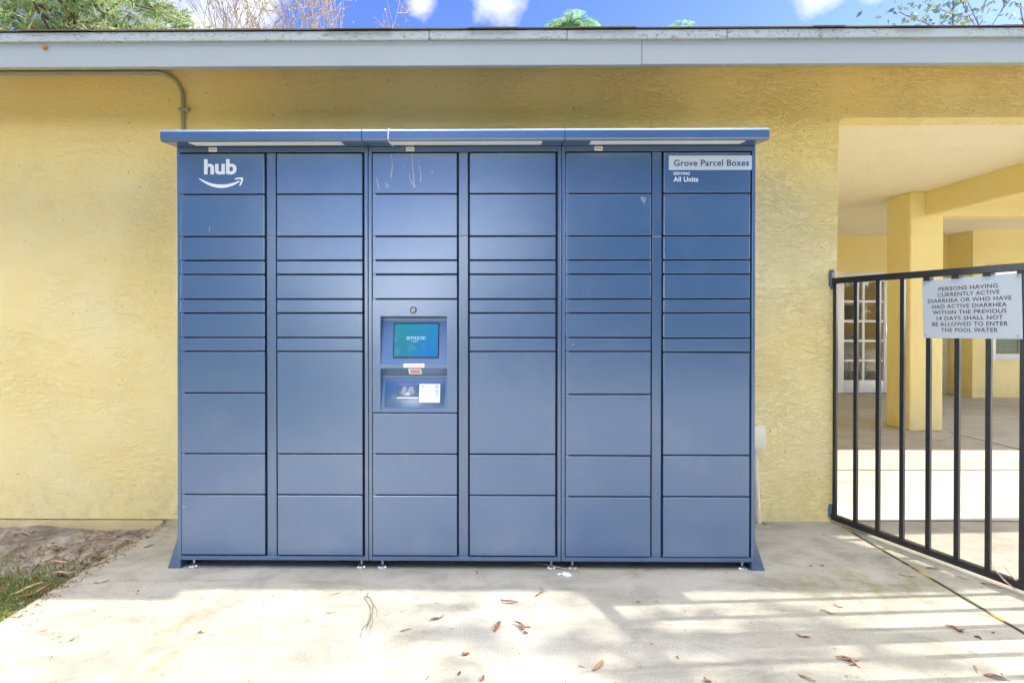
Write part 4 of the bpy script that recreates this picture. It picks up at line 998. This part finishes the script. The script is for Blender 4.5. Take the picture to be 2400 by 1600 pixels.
# palms
def palm(x, y, zc, seed, label, frond=2.3, n=34):
    tr = thing('palm_tree', (x, y, -.16), label, 'palm tree', 'palms behind the roof'); r = random.Random(seed); rs_ = np.random.RandomState(seed)
    bm = NB(); tube(bm, [(x + .3, y, -.2), (x + .15, y, zc * .4), (x, y, zc * .75), (x, y, zc)], [.24, .19, .17, .14], 12); fin(bm, 'trunk', M['palmtrunk'], tr, smooth=60)
    bm = NB(); cs, As, Bs = [], [], []
    for k in range(n):
        a = k * 2.399; el = R(66 - 85 * (k / n) + r.uniform(-6, 6)); L = frond * r.uniform(.8, 1.1)
        p = Vector((x, y, zc)); d = Vector((math.cos(a) * math.cos(el), math.sin(a) * math.cos(el), math.sin(el))); pts_ = [p]
        for i in range(10):
            d = (d + Vector((0, 0, -.26))).normalized(); pts_.append(pts_[-1] + d * L / 10)
        tube(bm, pts_, [.025 - .0022 * i for i in range(11)], 4, cap=False)
        for i in range(1, 11):
            t_ = (pts_[i] - pts_[i - 1]).normalized(); s_ = t_.cross(Vector((0, 0, 1)))
            if s_.length < .1: s_ = Vector((1, 0, 0))
            s_.normalize()
            for sub in range(5):
                q = pts_[i - 1].lerp(pts_[i], sub / 5.0); ll_ = .52 * math.sin(math.pi * min(.97, (i - 1 + sub / 5) / 10 + .06)) + .08
                for sg in (-1, 1):
                    dv = (s_ * sg * .8 + t_ * .55 + Vector((0, 0, -.38 + r.uniform(-.15, .1)))).normalized()
                    cs.append(q + dv * ll_ / 2); As.append(dv * ll_ / 2); Bs.append(t_ * .022)
    fin(bm, 'frond_stems', M['leafblue'], tr, smooth=60)
    V, F = quads(np.array(cs), np.array(As), np.array(Bs)); pydata('fronds', V, F, M['palmleaf'], tr)
palm(3.10, 20.0, 13.05, 4, 'taller palm top showing above the roof in the middle', 1.75, 34)
palm(8.1, 22.0, 13.75, 9, 'lower palm top just peeking over the roof edge, right of the taller palm', 1.8, 34)
# leafy trees
def leafy(x, y, h, rad, seed, label, n=9000, size=.16, mat='leafgreen', zc=None, group=None, r0=.16, spread=.75):
    tr = thing('leafy_tree', (x, y, -.16), label, 'tree', group); rs_ = np.random.RandomState(seed); r = random.Random(seed); tips = []
    bm = NB(); tree_branches(bm, (x, y, -.2), h, seed, spread, 3, r0, (4, 6), tips, .3, .012); fin(bm, 'trunk', M['bark'], tr, smooth=60)
    V, F = leaf_cloud(tips, n, size, rs_, 2.0, rad); pydata('crown', V, F, M[mat], tr)
leafy(16.2, 14.5, 13.2, .42, 31, 'sparse blue green leafy tree at the upper right corner', 7000, .17, 'leafblue')
leafy(13.3, 15.5, 10.2, .30, 35, 'thin sprigs of a leafy tree barely above the roof near the right corner', 2500, .15, 'leafblue')
# trees out of the picture: one to the right whose thin crown dapples the concrete, others behind the viewpoint
leafy(9.8, 1.35, 7.6, .26, 149, 'slender leafy tree standing to the right of the gate', 2000, .19, 'leafgreen', r0=.11, spread=.6)
for i, (x, y, h, n) in enumerate(((6.5, -13, 9, 9000), (11, -11, 8, 8000), (-10.5, -14, 9.5, 9000), (-12.5, -11, 8, 8000), (4.0, -17, 10, 8000))):
    leafy(x, y, h, .55, 60 + i, ['tree', 'tree', 'tree', 'tree', 'tree'][i] + ' standing behind the viewpoint across the lawn', n, .34, 'leafgreen', group='trees behind the viewpoint')
# hedge added out of view to darken the locker reflections, with a bright gap
for k, (xa, xb) in enumerate(((-30, -8.2), (-2.2, 30))):
    rs_ = np.random.RandomState(90 + k); n = int((xb - xa) * 420)
    cen = np.c_[rs_.uniform(xa, xb, n), rs_.normal(-18, .6, n), rs_.uniform(-.1, 3.6, n) + .3 * np.sin(np.arange(n))]
    a = unit(rs_.normal(0, 1, (n, 3))); b = unit(np.cross(a, rs_.normal(0, 1, (n, 3))))
    V, F = quads(cen, a * .22, b * .12)
    tag(pydata('reflection_hedge', V, F, M['leafgreen']), ['longer', 'shorter'][k] + ' unseen leaf bank added behind the viewpoint to darken locker reflections', 'reflection_hedge', 'leaf banks added for the reflections')
